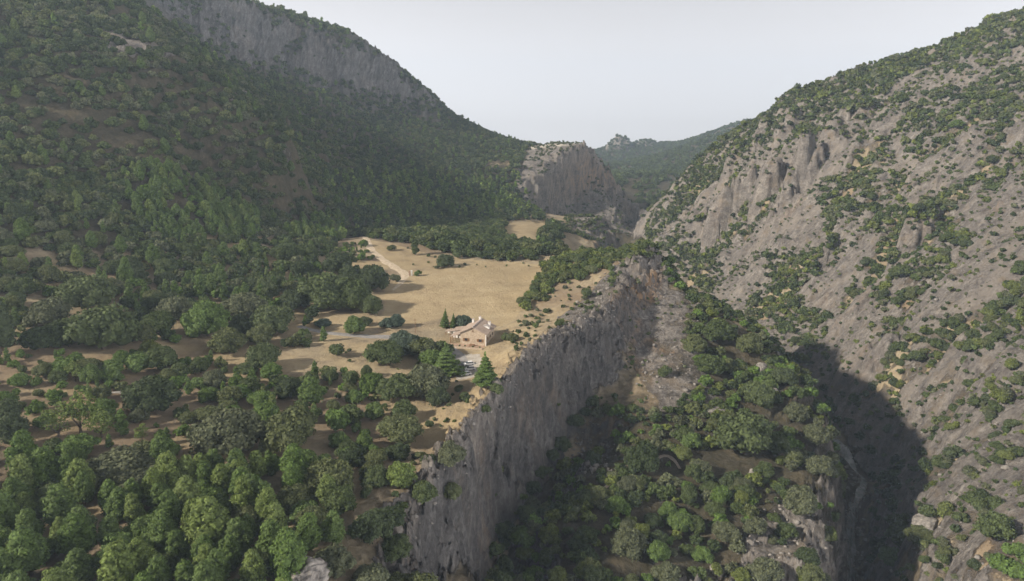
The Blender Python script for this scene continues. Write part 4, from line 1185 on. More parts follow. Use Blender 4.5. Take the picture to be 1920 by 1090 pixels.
def trunk_mesh(kd, seed):
    g = random.Random(seed)
    mb = MB()
    if kd in ('pine', 'fir', 'young'):
        mb.tube((0, 0, -0.05), (0.004, 0.003, 0.45), 0.026, 0.016, 7).tube((0.004, 0.003, 0.45), (0, 0, 0.93), 0.016, 0.004, 6)
        for k in range(7):
            a = g.uniform(0, 6.28); z = 0.2 + 0.09 * k
            mb.tube((0, 0, z), (0.17 * math.cos(a), 0.17 * math.sin(a), z + 0.05), 0.006, 0.002, 5)
    elif kd == 'shrub':
        for k in range(4):
            a = g.uniform(0, 6.28)
            mb.tube((0, 0, -0.1), (0.3 * math.cos(a), 0.3 * math.sin(a), 0.45), 0.04, 0.012, 5)
    else:
        mb.tube((0, 0, -0.15), (0.03, 0.02, 0.32), 0.085, 0.06, 8)
        for k in range(6):
            a = k * 1.05 + g.uniform(-.3, .3)
            mb.tube((0.03, 0.02, 0.28), (0.42 * math.cos(a), 0.42 * math.sin(a), 0.70 + g.uniform(0, .25)), 0.045, 0.014, 6)
    bm = mb.bm
    me = bpy.data.meshes.new('trunk'); bm.to_mesh(me); bm.free()
    for p in me.polygons: p.use_smooth = True
    me.materials.append(M_BARK)
    return me


CROWNS = {}; TRUNKS = {}


def crown_data(kd, var, tone):
    key = (kd, var, tone)
    if key not in CROWNS:
        gk = (kd, var)
        if gk not in CROWNS: CROWNS[gk] = grow(kd, var + 1, 0)
        V, Q, T = CROWNS[gk]
        CROWNS[key] = leaf_mesh('crown', V, Q, T, PAL[tone], M_LEAF)
    return CROWNS[key]


LAND = [(20, 620, 'the left edge of the bench'), (130, 610, 'the grey oak clump by bare soil'), (390, 590, 'the big bright bench oak'), (490, 640, 'the oak group by the bare slope'),
        (660, 560, 'the big oak clump beside the field'), (760, 510, 'the gravel track end'), (870, 470, 'the far edge of the dry field'), (985, 430, 'the small second field'),
        (730, 660, 'the grey paved drive'), (880, 630, 'the stone house'), (875, 690, 'the parked white cars'), (800, 740, 'the oak thicket below the house'), (900, 790, 'the pale rim of the cliff'),
        (285, 740, 'the dark round oak among orchard trees'), (430, 720, 'the bright young orchard trees'), (150, 780, 'the pale loose poplars'), (430, 805, 'the big grey oak above the pines'),
        (540, 800, 'the olive oak above the pines'), (640, 790, 'the bare clearing below the bench'), (230, 880, 'the grey oaks among pines'), (100, 960, 'the left foreground pinewood'),
        (250, 1050, 'the lowest foreground pines'), (400, 960, 'the middle foreground pinewood'), (565, 1065, 'the pale boulder at the bottom'), (620, 920, 'the olive oaks by the cliff end'),
        (750, 900, 'the lower end of the grey cliff'), (740, 1080, 'the oaks beside the boulder'), (100, 470, 'the upper left bench wood'), (300, 480, 'the wood under the young pines'), (350, 350, 'the bright pine belt'),
        (600, 410, 'the small pine stand near the track'), (480, 500, 'the wood left of the track'), (60, 350, 'the foot of the left hillside'), (120, 200, 'the bare streak on the left hillside'),
        (80, 60, 'the top left corner'), (270, 90, 'the pale rocks high on the left'), (430, 190, 'the rocky spur of the left hillside'), (540, 290, 'the small cliffs on the left'), (700, 280, 'the big wooded mountainside'),
        (620, 60, 'the cliff crest of the mountain'), (850, 380, 'the wood below the mountain'), (1050, 300, 'the flat topped bluff'), (1100, 430, 'the rocky knoll'), (1040, 520, 'the bushy back of the ridge'),
        (1180, 460, 'the top of the rock ridge'), (1000, 620, 'the bare shoulder of the ridge'), (1230, 580, 'the broken rock below the peak'), (1350, 590, 'the upper spur edge'), (1400, 680, 'the upper wooded spur'),
        (1500, 740, 'the spur edge above the gorge'), (1300, 760, 'the middle spur ledge'), (1110, 830, 'the foot of the grey face'), (1200, 870, 'the pale footpath'), (1395, 830, 'the great oak on the spur'),
        (1540, 880, 'the lower spur edge'), (1300, 960, 'the bright round spur tree'), (1450, 1020, 'the bare brown outcrop'), (1180, 1050, 'the bottom of the wooded spur'), (1020, 1000, 'the lowest part of the grey face'),
        (1610, 930, 'the river in the gorge'), (1690, 1010, 'the ledge at the gorge mouth'), (1870, 970, 'the lone oak on the right'), (1850, 1060, 'the bottom right corner'), (1860, 760, 'the green gully on the right'),
        (1850, 630, 'the long green band on the right'), (1650, 700, 'the lower right rock slabs'), (1700, 560, 'the middle gully of the right slope'), (1520, 590, 'the shrubby ledge across the gorge'),
        (1300, 500, 'the slope behind the peak'), (1450, 420, 'the middle of the right slope'), (1590, 370, 'the green patch on the right slope'), (1330, 380, 'the small buttresses across the valley'), (1500, 230, 'the ridge line on the right'),
        (1750, 220, 'the scrub under the right ridge'), (1850, 100, 'the top right ridge'), (1850, 400, 'the bare upper right slabs'), (1200, 300, 'the far hazy hills')]
LU = np.array([l[:2] for l in LAND], float)
ADJ = {'dark': 'dark green', 'mid': 'mid green', 'olive': 'olive green', 'grey': 'grey green', 'bright': 'bright green', 'pine': 'green', 'pinelight': 'pale green', 'yellow': 'yellow green', 'blue': 'blue green'}
KWORD = {'oak': 'oak', 'pine': 'pine', 'fir': 'fir', 'loose': 'poplar', 'shrub': 'shrub', 'young': 'young pine'}
ORD = ['', 'leftmost', 'second', 'third', 'fourth', 'fifth', 'sixth', 'seventh', 'eighth', 'ninth', 'tenth', 'eleventh', 'twelfth', 'thirteenth', 'fourteenth', 'fifteenth', 'sixteenth', 'seventeenth', 'eighteenth', 'nineteenth', 'twentieth']
labels = {}
for i in np.nonzero(INDIV)[0]:
    d = np.hypot(LU[:, 0] - tu[i], (LU[:, 1] - tv[i]) * 1.3)
    j = int(np.argmin(d)); du = tu[i] - LU[j, 0]; dv = tv[i] - LU[j, 1]
    if abs(du) > abs(dv) * 1.4: rel = 'right of' if du > 0 else 'left of'
    else: rel = 'in front of' if dv > 0 else 'just beyond'
    if d[j] < 26: rel = 'beside'
    sz = 'big' if PSZ[i] > 34 else ('small' if PSZ[i] < 9 else '')
    base = ' '.join(x for x in [sz, ADJ[TREES[i][6]], KWORD[TREES[i][0]], rel, LAND[j][2]] if x)
    if len(base.split()) > 12: base = base.replace('big ', '').replace('small ', '', 1) if sz else base
    if len(base.split()) > 12: base = base.replace('in front of', 'before')
    if len(base.split()) > 12: base = base.replace(ADJ[TREES[i][6]], ADJ[TREES[i][6]].replace(' green', ''))
    labels.setdefault(base, []).append(i)
LAB = {}
for base, ids in labels.items():
    ids.sort(key=lambda q_: tu[q_])
    for n_, i in enumerate(ids):
        if len(ids) == 1: LAB[i] = base
        elif n_ == len(ids) - 1: LAB[i] = base + ', rightmost one'
        elif n_ == 0: LAB[i] = base + ', leftmost one'
        elif n_ < 20: LAB[i] = base + ', ' + ORD[n_ + 1] + ' from left'
        else: LAB[i] = base + ', ' + ORD[min(20, len(ids) - n_)] + ' from right'
for i in LAB:
    w_ = LAB[i]
    for a_, b_ in ((' one', ''), ('in front of', 'before'), ('just beyond', 'beyond'), (' from left', ' from left'), ('big ', ''), ('small ', '')):
        if len(w_.replace(',', '').split()) > 16: w_ = w_.replace(a_, b_, 1)
    if len(w_.split()) > 16: print('LONG', w_)
    LAB[i] = w_
GROUPS = {'oak': 'holm oaks of the valley', 'pine': 'pines of the valley', 'shrub': 'shrubs on rock and dry ground', 'fir': 'firs around the house', 'loose': 'poplars on the bench', 'young': 'young pines'}
for i in np.nonzero(INDIV)[0]:
    kd, x, y, z, r_, hf, tone, _h = TREES[i]
    var = int(rng.integers(0, NVAR[kd]))
    sx, sz = dims(kd, r_, hf)
    root = empty(KINDNAME[kd][0], (x, y, z - 0.15 * min(1, r_ / 3)), float(rng.uniform(0, 6.28)), (sx * float(rng.uniform(.85, 1.1)), sx * float(rng.uniform(.85, 1.12)), sz))
    root.rotation_euler[0] = float(rng.uniform(-.07, .07)); root.rotation_euler[1] = float(rng.uniform(-.07, .07))
    tag(root, LAB[i], KINDNAME[kd][1], GROUPS[kd])
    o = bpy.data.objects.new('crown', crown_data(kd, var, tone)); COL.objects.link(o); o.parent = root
    if (kd, var) not in TRUNKS: TRUNKS[(kd, var)] = trunk_mesh(kd, var)
    if kd != 'shrub':
        o = bpy.data.objects.new('trunk', TRUNKS[(kd, var)]); COL.objects.link(o); o.parent = root

# ---- the rest: a few masses
def mass(name, ids, label):
    if len(ids) == 0: return
    Vs, Qs, Ts, Cs = [], [], [], []; off = 0
    cache = {}
    for i in ids:
        kd, x, y, z, r_, hf, tone, _h = TREES[i]
        lod = 1 if PSZ[i] > 7.5 else 2
        var = int(rng.integers(0, NVAR[kd] * 2))
        if (kd, var, lod) not in cache: cache[(kd, var, lod)] = grow(kd, 40 + var, lod)
        V, Q, T = cache[(kd, var, lod)]
        sx, sz = dims(kd, r_, hf); a = rng.uniform(0, 6.28); ca, sa = math.cos(a), math.sin(a)
        Vs.append(np.stack([x + sx * (V[:, 0] * ca - V[:, 1] * sa), y + sx * (V[:, 0] * sa + V[:, 1] * ca), z - 0.1 * r_ + sz * V[:, 2]], -1).astype(np.float32))
        Qs.append((Q + off).astype(np.int32)); off += len(V); Ts.append(T.astype(np.float32))
        c = np.array(PAL[tone]) * rng.uniform(0.78, 1.18); Cs.append(np.tile(np.append(c, 1).astype(np.float32), (len(V), 1)))
    me = mesh_np(name, np.concatenate(Vs), np.concatenate(Qs), M_LEAFB, smooth=False)
    setattr_f(me, 'tone', np.concatenate(Ts)); setattr_col(me, 'leafcol', np.concatenate(Cs))
    o = bpy.data.objects.new(name, me); COL.objects.link(o)
    tag(o, label, None, None, 'stuff')
    print(name, len(ids), len(me.polygons))


rest = np.nonzero(~INDIV)[0]
mass('oak_woodland', [i for i in rest if TK[i] == 'oak'], 'dense dark evergreen oak woodland covering the slopes and far hills')
mass('pine_woodland', [i for i in rest if TK[i] in ('pine', 'fir', 'young', 'loose')], 'further pines mixed into the woods on the left')
mass('scrub', [i for i in rest if TK[i] == 'shrub'], 'low green scrub dotted over the rock slopes')

# ---STAGE4---
# ------------------------------------------------------------------ the stone house
M_STONE = plain('house_stone', (0.32, 0.25, 0.18), (0.47, 0.38, 0.28), 1.6, 0.9, 0.05)
M_WHITE = plain('whitewash', (0.60, 0.57, 0.52), (0.74, 0.71, 0.66), 1.2, 0.85, 0.01)
M_TILE = plain('clay_tiles', (0.22, 0.17, 0.135), (0.37, 0.295, 0.24), 1.1, 0.9, 0.06, (1, 5, 1))
M_TILE2 = plain('weathered_tiles', (0.30, 0.25, 0.22), (0.50, 0.44, 0.40), 1.1, 0.9, 0.06, (1, 5, 1))
M_WOOD = plain('brown_wood', (0.14, 0.075, 0.035), (0.25, 0.14, 0.07), 4, 0.7, 0.01)
M_GLASS = plain('dark_glass', (0.02, 0.025, 0.03), (0.04, 0.045, 0.05), 1, 0.15, spec=0.6)
M_TERRA = plain('terracotta', (0.30, 0.20, 0.14), (0.42, 0.30, 0.21), 1.2, 0.9, 0.01)
M_CARW = plain('white_car_paint', (0.72, 0.72, 0.71), (0.80, 0.80, 0.79), 0.5, 0.25, spec=0.5)
M_CARS = plain('silver_car_paint', (0.42, 0.43, 0.44), (0.50, 0.51, 0.52), 0.5, 0.3, metal=0.5, spec=0.5)
M_RUB = plain('black_rubber', (0.02, 0.02, 0.02), (0.04, 0.04, 0.04), 3, 0.8)
M_METAL = plain('grey_metal', (0.35, 0.35, 0.36), (0.5, 0.5, 0.5), 3, 0.35, metal=0.8)

HX, HY, HZ = -14.6, 282.3, -90.3
HR = R(-15)
house = empty('stone_house', (HX, HY, HZ), HR)
tag(house, 'stone farmhouse with clay tile gable roof and white chimneys beside the parked cars', 'house')
# local frame: front gable at y=-6.5, x from -5.5 to 5.5
ww = MB()
ww.prism([(-5.5, -1.2), (5.5, -1.2), (5.5, 5.2), (0, 7.75), (-5.5, 5.2)], -6.5, 6.5)
wall = ww.build('wall', M_STONE, house)
MB().box(5.5, 5.75, -6.8, -6.1, -1.0, 5.1).build('corner_pier', M_WHITE, house)


def roof_slab(mb, xa, za, xb, zb, y0, y1, t=0.22):
    mb.prism([(xa, za), (xb, zb), (xb, zb + t), (xa, za + t)], y0, y1)


def tile_rows(mb, xa, za, xb, zb, y0, y1, t=0.22, step=0.42):
    n = int((y1 - y0) / step)
    for k in range(n + 1):
        y = y0 + (y1 - y0) * k / n
        mb.tube((xa, y, za + t), (xb, y, zb + t), 0.10, 0.10, 6)


rb = MB()
roof_slab(rb, -6.3, 4.87, 0.0, 7.79, -7.1, 7.0)
roof_slab(rb, 0.0, 7.79, 6.3, 4.87, -7.1, 7.0)
tile_rows(rb, -6.3, 4.87, -0.05, 7.77, -7.0, 6.9)
tile_rows(rb, 0.05, 7.77, 6.3, 4.87, -7.0, 6.9)
roof = rb.build('roof', M_TILE, house)
MB().tube((0, -7.15, 8.03), (0, 7.05, 8.03), 0.2, 0.2, 8).build('ridge_tile_row', M_TILE2, roof)


def chimney(x, y, z0, h, w=0.8):
    m = MB(); m.box(x - w / 2, x + w / 2, y - w / 2, y + w / 2, z0, z0 + h)
    c = m.build('chimney', M_WHITE, roof)
    m = MB(); m.box(x - w / 2 - .12, x + w / 2 + .12, y - w / 2 - .12, y + w / 2 + .12, z0 + h + 0.002, z0 + h + 0.14)
    m.prism([(x - w / 2, z0 + h + .142), (x + w / 2, z0 + h + .142), (x, z0 + h + .45)], y - w / 2, y + w / 2)
    m.build('chimney_cap', M_TILE2, roof)


chimney(-3.6, 5.0, 5.6, 2.3, 0.8)
chimney(-0.9, 6.3, 7.3, 1.5, 0.8)
chimney(3.9, 4.4, 5.6, 1.8, 1.0)
m = MB(); m.prism([(2.6, 6.0), (5.2, 5.4), (5.2, 6.5), (3.9, 7.1), (2.6, 6.6)], -0.6, 1.0); m.build('dormer', M_WHITE, roof)
m = MB(); m.prism([(2.4, 6.75), (3.9, 7.32), (5.45, 6.6), (5.45, 6.75), (3.9, 7.5), (2.4, 6.9)], -0.8, 1.2); m.build('dormer_roof', M_TILE2, roof)


def window(x0, x1, z0, z1, yf=-6.5, shutters=True, par=None, ax='y', cx=5.5):
    par = par or house
    if ax == 'y':
        f = MB(); f.box(x0, x1, yf - 0.06, yf + 0.05, z0, z1).build('window', M_WOOD, par)
        fo = list(par.children)[-1] if False else COL.objects[-1]
        MB().box(x0 + .08, x1 - .08, yf - 0.085, yf - 0.062, z0 + .08, z1 - .08).build('pane', M_GLASS, fo)
        if shutters:
            w_ = (x1 - x0) * 0.5
            for a_ in (x0 - w_ - 0.01, x1 + 0.01):
                MB().box(a_, a_ + w_, yf - 0.10, yf - 0.004, z0 - .03, z1 + .03).build('shutter', M_WOOD, par)
        MB().box(x0 - .1, x1 + .1, yf - 0.2, yf + 0.02, z0 - .18, z0 - .035).build('sill', M_TERRA, par)
    else:
        f = MB(); f.box(cx - 0.05, cx + 0.06, x0, x1, z0, z1); fo = f.build('window', M_WOOD, par)
        MB().box(cx + 0.062, cx + 0.085, x0 + .08, x1 - .08, z0 + .08, z1 - .08).build('pane', M_GLASS, fo)


window(-3.7, -2.3, 1.7, 2.9)
window(2.5, 3.9, 1.7, 2.9)
window(-0.25, 0.25, 6.0, 6.5, shutters=False)
for a_ in (-4.0, -0.5, 3.0):
    window(a_, a_ + 1.1, 2.0, 3.2, ax='x', cx=5.5)
# left wing with its porch
MB().prism([(-11.2, -1.2), (-5.52, -1.2), (-5.52, 4.2), (-11.2, 3.3)], 0.5, 5.6).build('side_wing', M_WHITE, house)
m = MB(); roof_slab(m, -11.8, 3.25, -5.55, 4.35, 0.1, 6.0, 0.2); tile_rows(m, -11.8, 3.25, -5.55, 4.35, 0.2, 5.9, 0.2); m.build('wing_roof', M_TILE, house)
m = MB(); roof_slab(m, -10.4, 2.75, -5.9, 4.15, -6.3, 0.05, 0.18); tile_rows(m, -10.4, 2.75, -5.9, 4.15, -6.2, 0.0, 0.18); m.build('porch_roof', M_TILE, house)
for yy in (-6.0, -3.2, -0.4):
    MB().box(-10.2, -9.9, yy - .15, yy + .15, -0.4, 2.74).build('porch_post', M_WOOD, house)
window(-8.6, -7.6, 1.6, 2.6, yf=0.5, shutters=False)
MB().box(-7.2, -6.4, 0.40, 0.52, -0.3, 1.9).build('door', M_WOOD, house)
m = MB(); roof_slab(m, -15.6, 2.1, -11.85, 2.7, 2.2, 5.4, 0.16); tile_rows(m, -15.6, 2.1, -11.85, 2.7, 2.3, 5.3, 0.16); m.build('lean_to_roof', M_TILE, house)
for xx, yy in ((-15.3, 2.5), (-13.4, 2.5)):
    MB().box(xx - .13, xx + .13, yy - .13, yy + .13, -0.6, 2.12).build('lean_to_post', M_WOOD, house)
MB().box(-15.4, -11.25, 5.0, 5.25, -0.6, 2.08).build('lean_to_wall', M_WHITE, house)
# terrace in front
MB().box(-9.6, 5.4, -11.5, -6.52, -2.4, 0.25).build('terrace', M_TERRA, house)
MB().box(-9.8, 5.6, -11.85, -11.52, -2.6, 0.75).build('terrace_parapet', M_STONE, house)


def hl(x, y, z=0.25):
    v_ = Matrix.Rotation(HR, 4, 'Z') @ Vector((x, y, 0))
    return (HX + v_.x, HY + v_.y, HZ + z)


for k, (x, lab) in enumerate([(-7.6, 'leftmost clay pot of geraniums along the terrace edge'), (-4.4, 'second clay pot of geraniums from the left on the terrace'),
                              (-2.0, 'third clay pot of geraniums from the left on the terrace'), (1.4, 'fourth clay pot from the left on the terrace edge'), (4.3, 'rightmost clay pot of geraniums on the terrace edge')]):
    t_ = empty('plant_pot', hl(x, -11.0), 0.3 * k); tag(t_, lab, 'plant pot', 'pots along the terrace edge')
    MB().tube((0, 0, 0), (0, 0, 0.5), 0.22, 0.34, 10).build('pot', M_TERRA, t_)
    V, Q, T = grow('shrub', 3 + k, 2); me_ = leaf_mesh('plant', V * 0.5 + np.array([0, 0, 0.45]), Q, T, PAL['mid'], M_LEAFB)
    o = bpy.data.objects.new('plant', me_); COL.objects.link(o); o.parent = t_
t_ = empty('garden_table', hl(0.2, -8.3), HR); tag(t_, 'brown wooden garden table on the terrace before the house', 'table')
MB().box(-1.1, 1.1, -.45, .45, .70, .76).build('tabletop', M_WOOD, t_)
for sx_2 in (-1, 1):
    for sy_2 in (-1, 1):
        MB().box(sx_2 * 1.0 - .05, sx_2 * 1.0 + .05, sy_2 * .38 - .05, sy_2 * .38 + .05, 0, .698).build('leg', M_WOOD, t_)
for k, (yy, lab) in enumerate([(-9.2, 'wooden bench on the near side of the terrace table'), (-7.4, 'wooden bench between the terrace table and the house wall')]):
    t_ = empty('garden_bench', hl(0.2, yy), HR); tag(t_, lab, 'bench', 'benches at the terrace table')
    MB().box(-1.0, 1.0, -.18, .18, .40, .45).build('seat', M_WOOD, t_)
    for sx_2 in (-1, 1):
        MB().box(sx_2 * .85 - .04, sx_2 * .85 + .04, -.15, .15, 0, .398).build('leg', M_WOOD, t_)


# ------------------------------------------------------------------ cars
def make_car(paint):
    root = empty('parked_car', (0, 0, 0))
    L_, W_ = 4.3, 1.75
    low = [(-2.15, .30), (-2.15, .72), (-2.02, .86), (-1.0, .98), (-0.98, .99), (1.62, 1.0), (2.08, .92), (2.15, .6), (2.12, .30)]
    body = MB().prism(low, -W_ / 2, W_ / 2); bmesh.ops.bevel(body.bm, geom=[e for e in body.bm.edges], offset=.05, segments=2, affect='EDGES')
    b_ = body.build('body', paint, root)
    cab = MB(); bm = cab.bm
    lo = [(-1.15, .985), (1.75, .99)]; hi = [(-0.35, 1.47), (1.35, 1.47)]
    vs = [bm.verts.new((x, s * (W_ / 2 - .06), z)) for x, z in lo for s in (-1, 1)] + [bm.verts.new((x, s * (W_ / 2 - .2), z)) for x, z in hi for s in (-1, 1)]
    for f in ([0, 1, 5, 4], [2, 6, 7, 3], [0, 4, 6, 2], [1, 3, 7, 5], [4, 5, 7, 6], [0, 2, 3, 1]): bm.faces.new([vs[i] for i in f])
    cab.build('window', M_GLASS, root)
    r_ = MB().box(-0.38, 1.36, -.69, .69, 1.472, 1.52, 0.02); r_.build('roof', paint, root)
    for sx_2 in (-1.35, 1.35):
        for s in (-1, 1):
            w_ = MB().tube((sx_2, s * (W_ / 2 - .2), .32), (sx_2, s * (W_ / 2 + .012), .32), .32, .32, 18).build('wheel', M_RUB, root)
            MB().tube((sx_2, s * (W_ / 2 + .013), .32), (sx_2, s * (W_ / 2 + .03), .32), .19, .17, 12).build('rim', M_METAL, w_)
    for s in (-1, 1):
        MB().box(-2.17, -2.10, s * .62 - .17, s * .62 + .17, .62, .76).build('headlight', M_METAL, root)
        MB().box(2.11, 2.165, s * .66 - .12, s * .66 + .12, .62, .82).build('tail_light', M_TERRA, root)
        MB().box(-0.85, -0.70, s * .98 - .1, s * .98 + .1, .98, 1.12).build('mirror', paint, root)
    MB().box(-2.19, -2.152, -.6, .6, .34, .5).build('bumper_grille', M_RUB, root)
    return root


for k, (u, v, rz, p_, lab) in enumerate([(879, 685, 20, M_CARW, 'white car parked farthest back, nearest the terrace wall'),
                                         (881, 694, 14, M_CARW, 'white car in the middle of the three parked below the house'),
                                         (873, 704, 24, M_CARW, 'white car parked nearest the camera beside the fir trees')]):
    p = hit(u, v)
    c_ = make_car(p_); c_.location = (p.x, p.y, p.z + 0.03); c_.rotation_euler = (0, 0, R(rz))
    tag(c_, lab, 'car', 'cars parked below the house')

# ------------------------------------------------------------------ small things on the bench
for (u, v, h_, c_, lab) in [(768, 517, 2.6, M_TERRA, 'brown gatepost at the lower end of the gravel track'), (772, 517, 2.9, M_WHITE, 'white gatepost at the lower end of the gravel track')]:
    p = hit(u, v); t_ = empty('gatepost', p, 0.3); tag(t_, lab, 'gatepost', 'gateposts at the track end')
    MB().box(-.38, .38, -.38, .38, -.4, h_, .03).build('post', c_, t_)
    MB().box(-.48, .48, -.48, .48, h_ + .002, h_ + .15, .03).build('cap', c_, t_)
p = hit(779, 625); t_ = empty('utility_pole', p); tag(t_, 'thin wooden utility pole behind the drive left of the house', 'pole')
MB().tube((0, 0, -.5), (0, 0, 6.5), .12, .08, 8).build('pole', M_WOOD, t_)
MB().box(-.7, .7, -.06, .06, 5.9, 6.05).build('crossarm', M_WOOD, t_)
p = hit(226, 737); t_ = empty('stone_trough', p, R(14)); tag(t_, 'long low white stone trough left of the dark round oak', 'trough')
m = MB(); m.box(-2.6, 2.6, -.4, .4, -.4, .12); m.build('base', M_WHITE, t_)
m = MB(); m.box(-2.6, 2.6, -.4, -.28, .122, .5).box(-2.6, 2.6, .28, .4, .122, .5).box(-2.6, -2.48, -.278, .278, .122, .5).box(2.48, 2.6, -.278, .278, .122, .5); m.build('rim', M_WHITE, t_)
# bare dead tree in the wood
p = hit(337, 412); t_ = empty('dead_tree', p); tag(t_, 'bare pale dead tree standing under the bright pine belt', 'tree')
m = MB(); m.tube((0, 0, -.4), (.3, 0, 4.5), .32, .18, 8); m.build('trunk', M_ROCK, t_)
m = MB(); gg = random.Random(4)
for k in range(16):
    a = gg.uniform(0, 6.28); z = 2.2 + k * .2; l_ = 4.6 - .15 * k
    e_ = Vector((.2 + l_ * math.cos(a), l_ * math.sin(a), z + gg.uniform(.3, 1.6)))
    m.tube((.2, 0, z), e_, .11, .03, 5)
    for q_ in range(3):
        s0 = Vector((.2, 0, z)).lerp(e_, .4 + .2 * q_); m.tube(s0, s0 + Vector((gg.uniform(-1, 1), gg.uniform(-1, 1), gg.uniform(0, 1))), .045, .015, 4)
m.build('branches', M_ROCK, t_)


def boulder(u, v, w_, label, flat=0.7, seed=0, n=4, elong=1.0, lean=0.0, name='boulder'):
    p = hit(u, v); s = (p.y * CT - p.z * ST) / F; r_ = w_ * s / 2
    bm = bmesh.new(); bmesh.ops.create_icosphere(bm, subdivisions=n, radius=1.0)
    co = np.array([x.co[:] for x in bm.verts])
    d = 0.30 * fbm(co[:, 0] * 1.0 + seed, co[:, 1] + co[:, 2] * .7, 1.1, 3, seed) + 0.12 * fbm(co[:, 0] + co[:, 2], co[:, 1] - co[:, 2] * 1.3, .35, 3, seed + 5, .6, True)
    # planar facets
    g = np.random.default_rng(seed)
    for _ in range(9):
        nrm = unit(g.normal(size=3)); c_ = g.uniform(.62, .9); dd = co @ nrm
        k = dd > c_; co[k] -= np.outer(dd[k] - c_, nrm) * .8
    co = co * (1 + d)[:, None] * np.array([r_ * elong, r_, r_ * flat])
    co[:, 0] += lean * co[:, 2]
    for x, c_ in zip(bm.verts, co): x.co = c_
    me = bpy.data.meshes.new(name); bm.to_mesh(me); bm.free(); me.materials.append(M_ROCK)
    o = bpy.data.objects.new(name, me); COL.objects.link(o); o.location = (p.x, p.y, p.z + r_ * flat * 0.15)
    o.rotation_euler = (0, 0, g.uniform(0, 3))
    return tag(o, label, 'boulder', 'pale boulders and crags')


boulder(566, 1085, 88, 'large pale grey boulder at the bottom edge between pines and oaks', 0.85, 3, 5)
boulder(1428, 700, 26, 'white rock standing among oaks on the upper wooded spur', 1.3, 5)
boulder(1452, 735, 16, 'small pale rock below the white rock on the wooded spur', 1.0, 6)
boulder(1418, 890, 26, 'rounded brown rock beneath the great oak on the spur', .7, 7)
boulder(1340, 775, 34, 'tilted grey slab rock in the middle of the spur', .6, 10, 4, 1.6)
boulder(1345, 1070, 26, 'white rock low on the spur near the bottom edge', .8, 11)
boulder(452, 180, 26, 'pale rock on the rocky spur of the left hillside', .7, 14)
boulder(1738, 985, 46, 'pale overhanging rock block at the gorge mouth', .7, 15, 4, 1.4)

# ------------------------------------------------------------------ loose stones along the rim, on the broken rock and in the gorge
def rubble(name, label, spots, seed):
    g = np.random.default_rng(seed)
    bm = bmesh.new(); bmesh.ops.create_icosphere(bm, subdivisions=1, radius=1.0)
    bco = np.array([v_.co[:] for v_ in bm.verts]); bf = np.array([[v_.index for v_ in f_.verts] for f_ in bm.faces]); bm.free()
    Vs, Fs = [], []; off = 0
    for x, y, r_ in spots:
        c = bco * g.uniform(0.65, 1.25, (len(bco), 1)) * np.array([g.uniform(.8, 1.6), g.uniform(.7, 1.1), g.uniform(.5, .9)]) * r_
        a = g.uniform(0, 6.28); ca, sa = math.cos(a), math.sin(a)
        z = float(HT(x, y)) + r_ * 0.2
        Vs.append(np.stack([x + c[:, 0] * ca - c[:, 1] * sa, y + c[:, 0] * sa + c[:, 1] * ca, z + c[:, 2]], -1)); Fs.append(bf + off); off += len(bco)
    me = mesh_np(name, np.concatenate(Vs), np.concatenate(Fs), M_ROCK, smooth=False)
    o = bpy.data.objects.new(name, me); COL.objects.link(o)
    tag(o, label, kind='stuff')


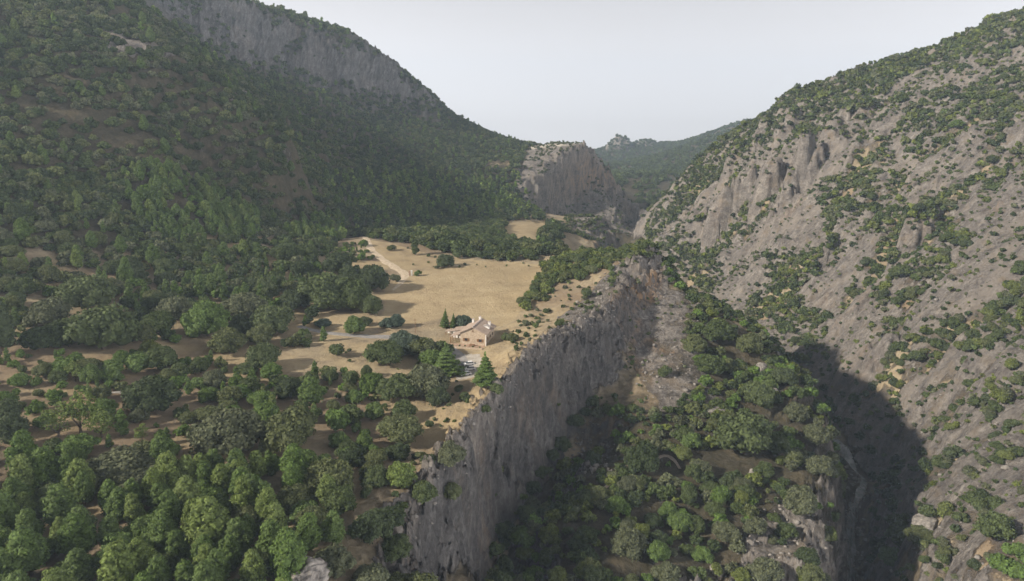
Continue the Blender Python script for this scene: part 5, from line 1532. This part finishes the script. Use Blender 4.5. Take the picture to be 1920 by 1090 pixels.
def spots_in(poly, n, y0, y1, r0, r1, near_edge=None, seed=0):
    g = np.random.default_rng(seed); out = []
    PP = np.array(plan(poly)); lo, hi = PP.min(0), PP.max(0)
    tries = 0
    X = g.uniform(lo[0], hi[0], n * 12); Y = g.uniform(lo[1], hi[1], n * 12); Z = HT(X, Y); u, v = project(X, Y, Z)
    k = inpoly(u, v, poly) & (Y > y0) & (Y < y1)
    if near_edge is not None:
        d_, s_ = dist_line(X, Y, EDGE); k &= (d_ < near_edge * g.uniform(0.1, 1, len(X)))
    X, Y = X[k][:n], Y[k][:n]
    return [(X[i], Y[i], g.uniform(r0, r1) ** 1.0 * (1 if g.uniform() > .12 else 1.9)) for i in range(len(X))]


SP_ = spots_in([(740, 1080), (740, 950), (850, 800), (960, 660), (1100, 560), (1180, 560), (1160, 620), (1060, 660), (960, 760), (900, 860)], 520, 120, 340, 0.15, 0.6, 6.0, 1)
SP_ += spots_in([(1040, 600), (1095, 550), (1125, 520), (1150, 495), (1200, 462), (1240, 470), (1260, 540), (1320, 560), (1300, 640), (1320, 760), (1240, 780), (1170, 690)], 750, 220, 400, 0.15, 0.65, None, 2)
SP_ += spots_in([(1090, 780), (1150, 800), (1160, 900), (1060, 880)], 150, 180, 290, 0.2, 0.7, None, 3)
SP_ += spots_in([(1380, 990), (1460, 930), (1560, 960), (1560, 1089), (1380, 1089)], 160, 140, 240, 0.2, 0.7, None, 4)
SP_ += [(float(np.interp(t_, [p_[1] for p_ in GORGE], [p_[0] for p_ in GORGE])) + rng.normal() * 4, float(t_), float(rng.uniform(.3, 1.3))) for t_ in rng.uniform(200, 400, 260)]
SP_ += spots_in([(1560, 900), (1560, 560), (1900, 300), (1919, 1080), (1650, 1080)], 700, 150, 520, 0.2, 0.8, None, 6)
rubble('rubble', 'loose pale stones strewn along the cliff rim, the broken rock and the gorge', SP_, 3)

# ------------------------------------------------------------------ air
hz = bpy.data.materials.new('haze'); hz.use_nodes = True
nt = hz.node_tree
for n in list(nt.nodes): nt.nodes.remove(n)
out = nt.nodes.new('ShaderNodeOutputMaterial'); pv = nt.nodes.new('ShaderNodeVolumePrincipled')
pv.inputs['Color'].default_value = (0.66, 0.82, 1.0, 1); pv.inputs['Density'].default_value = 0.00013
pv.inputs['Anisotropy'].default_value = 0.2
nt.links.new(pv.outputs[0], out.inputs['Volume'])
zmin = float(GZ.min()) - 1.0; zmax = max(float(GZ.max()) + 14.0, 30.0)
m = MB(); m.box(-3980, 3980, -60, 3520, zmin, zmax)
o = m.build('haze', hz); tag(o, 'thin pale haze filling the valley', kind='stuff')
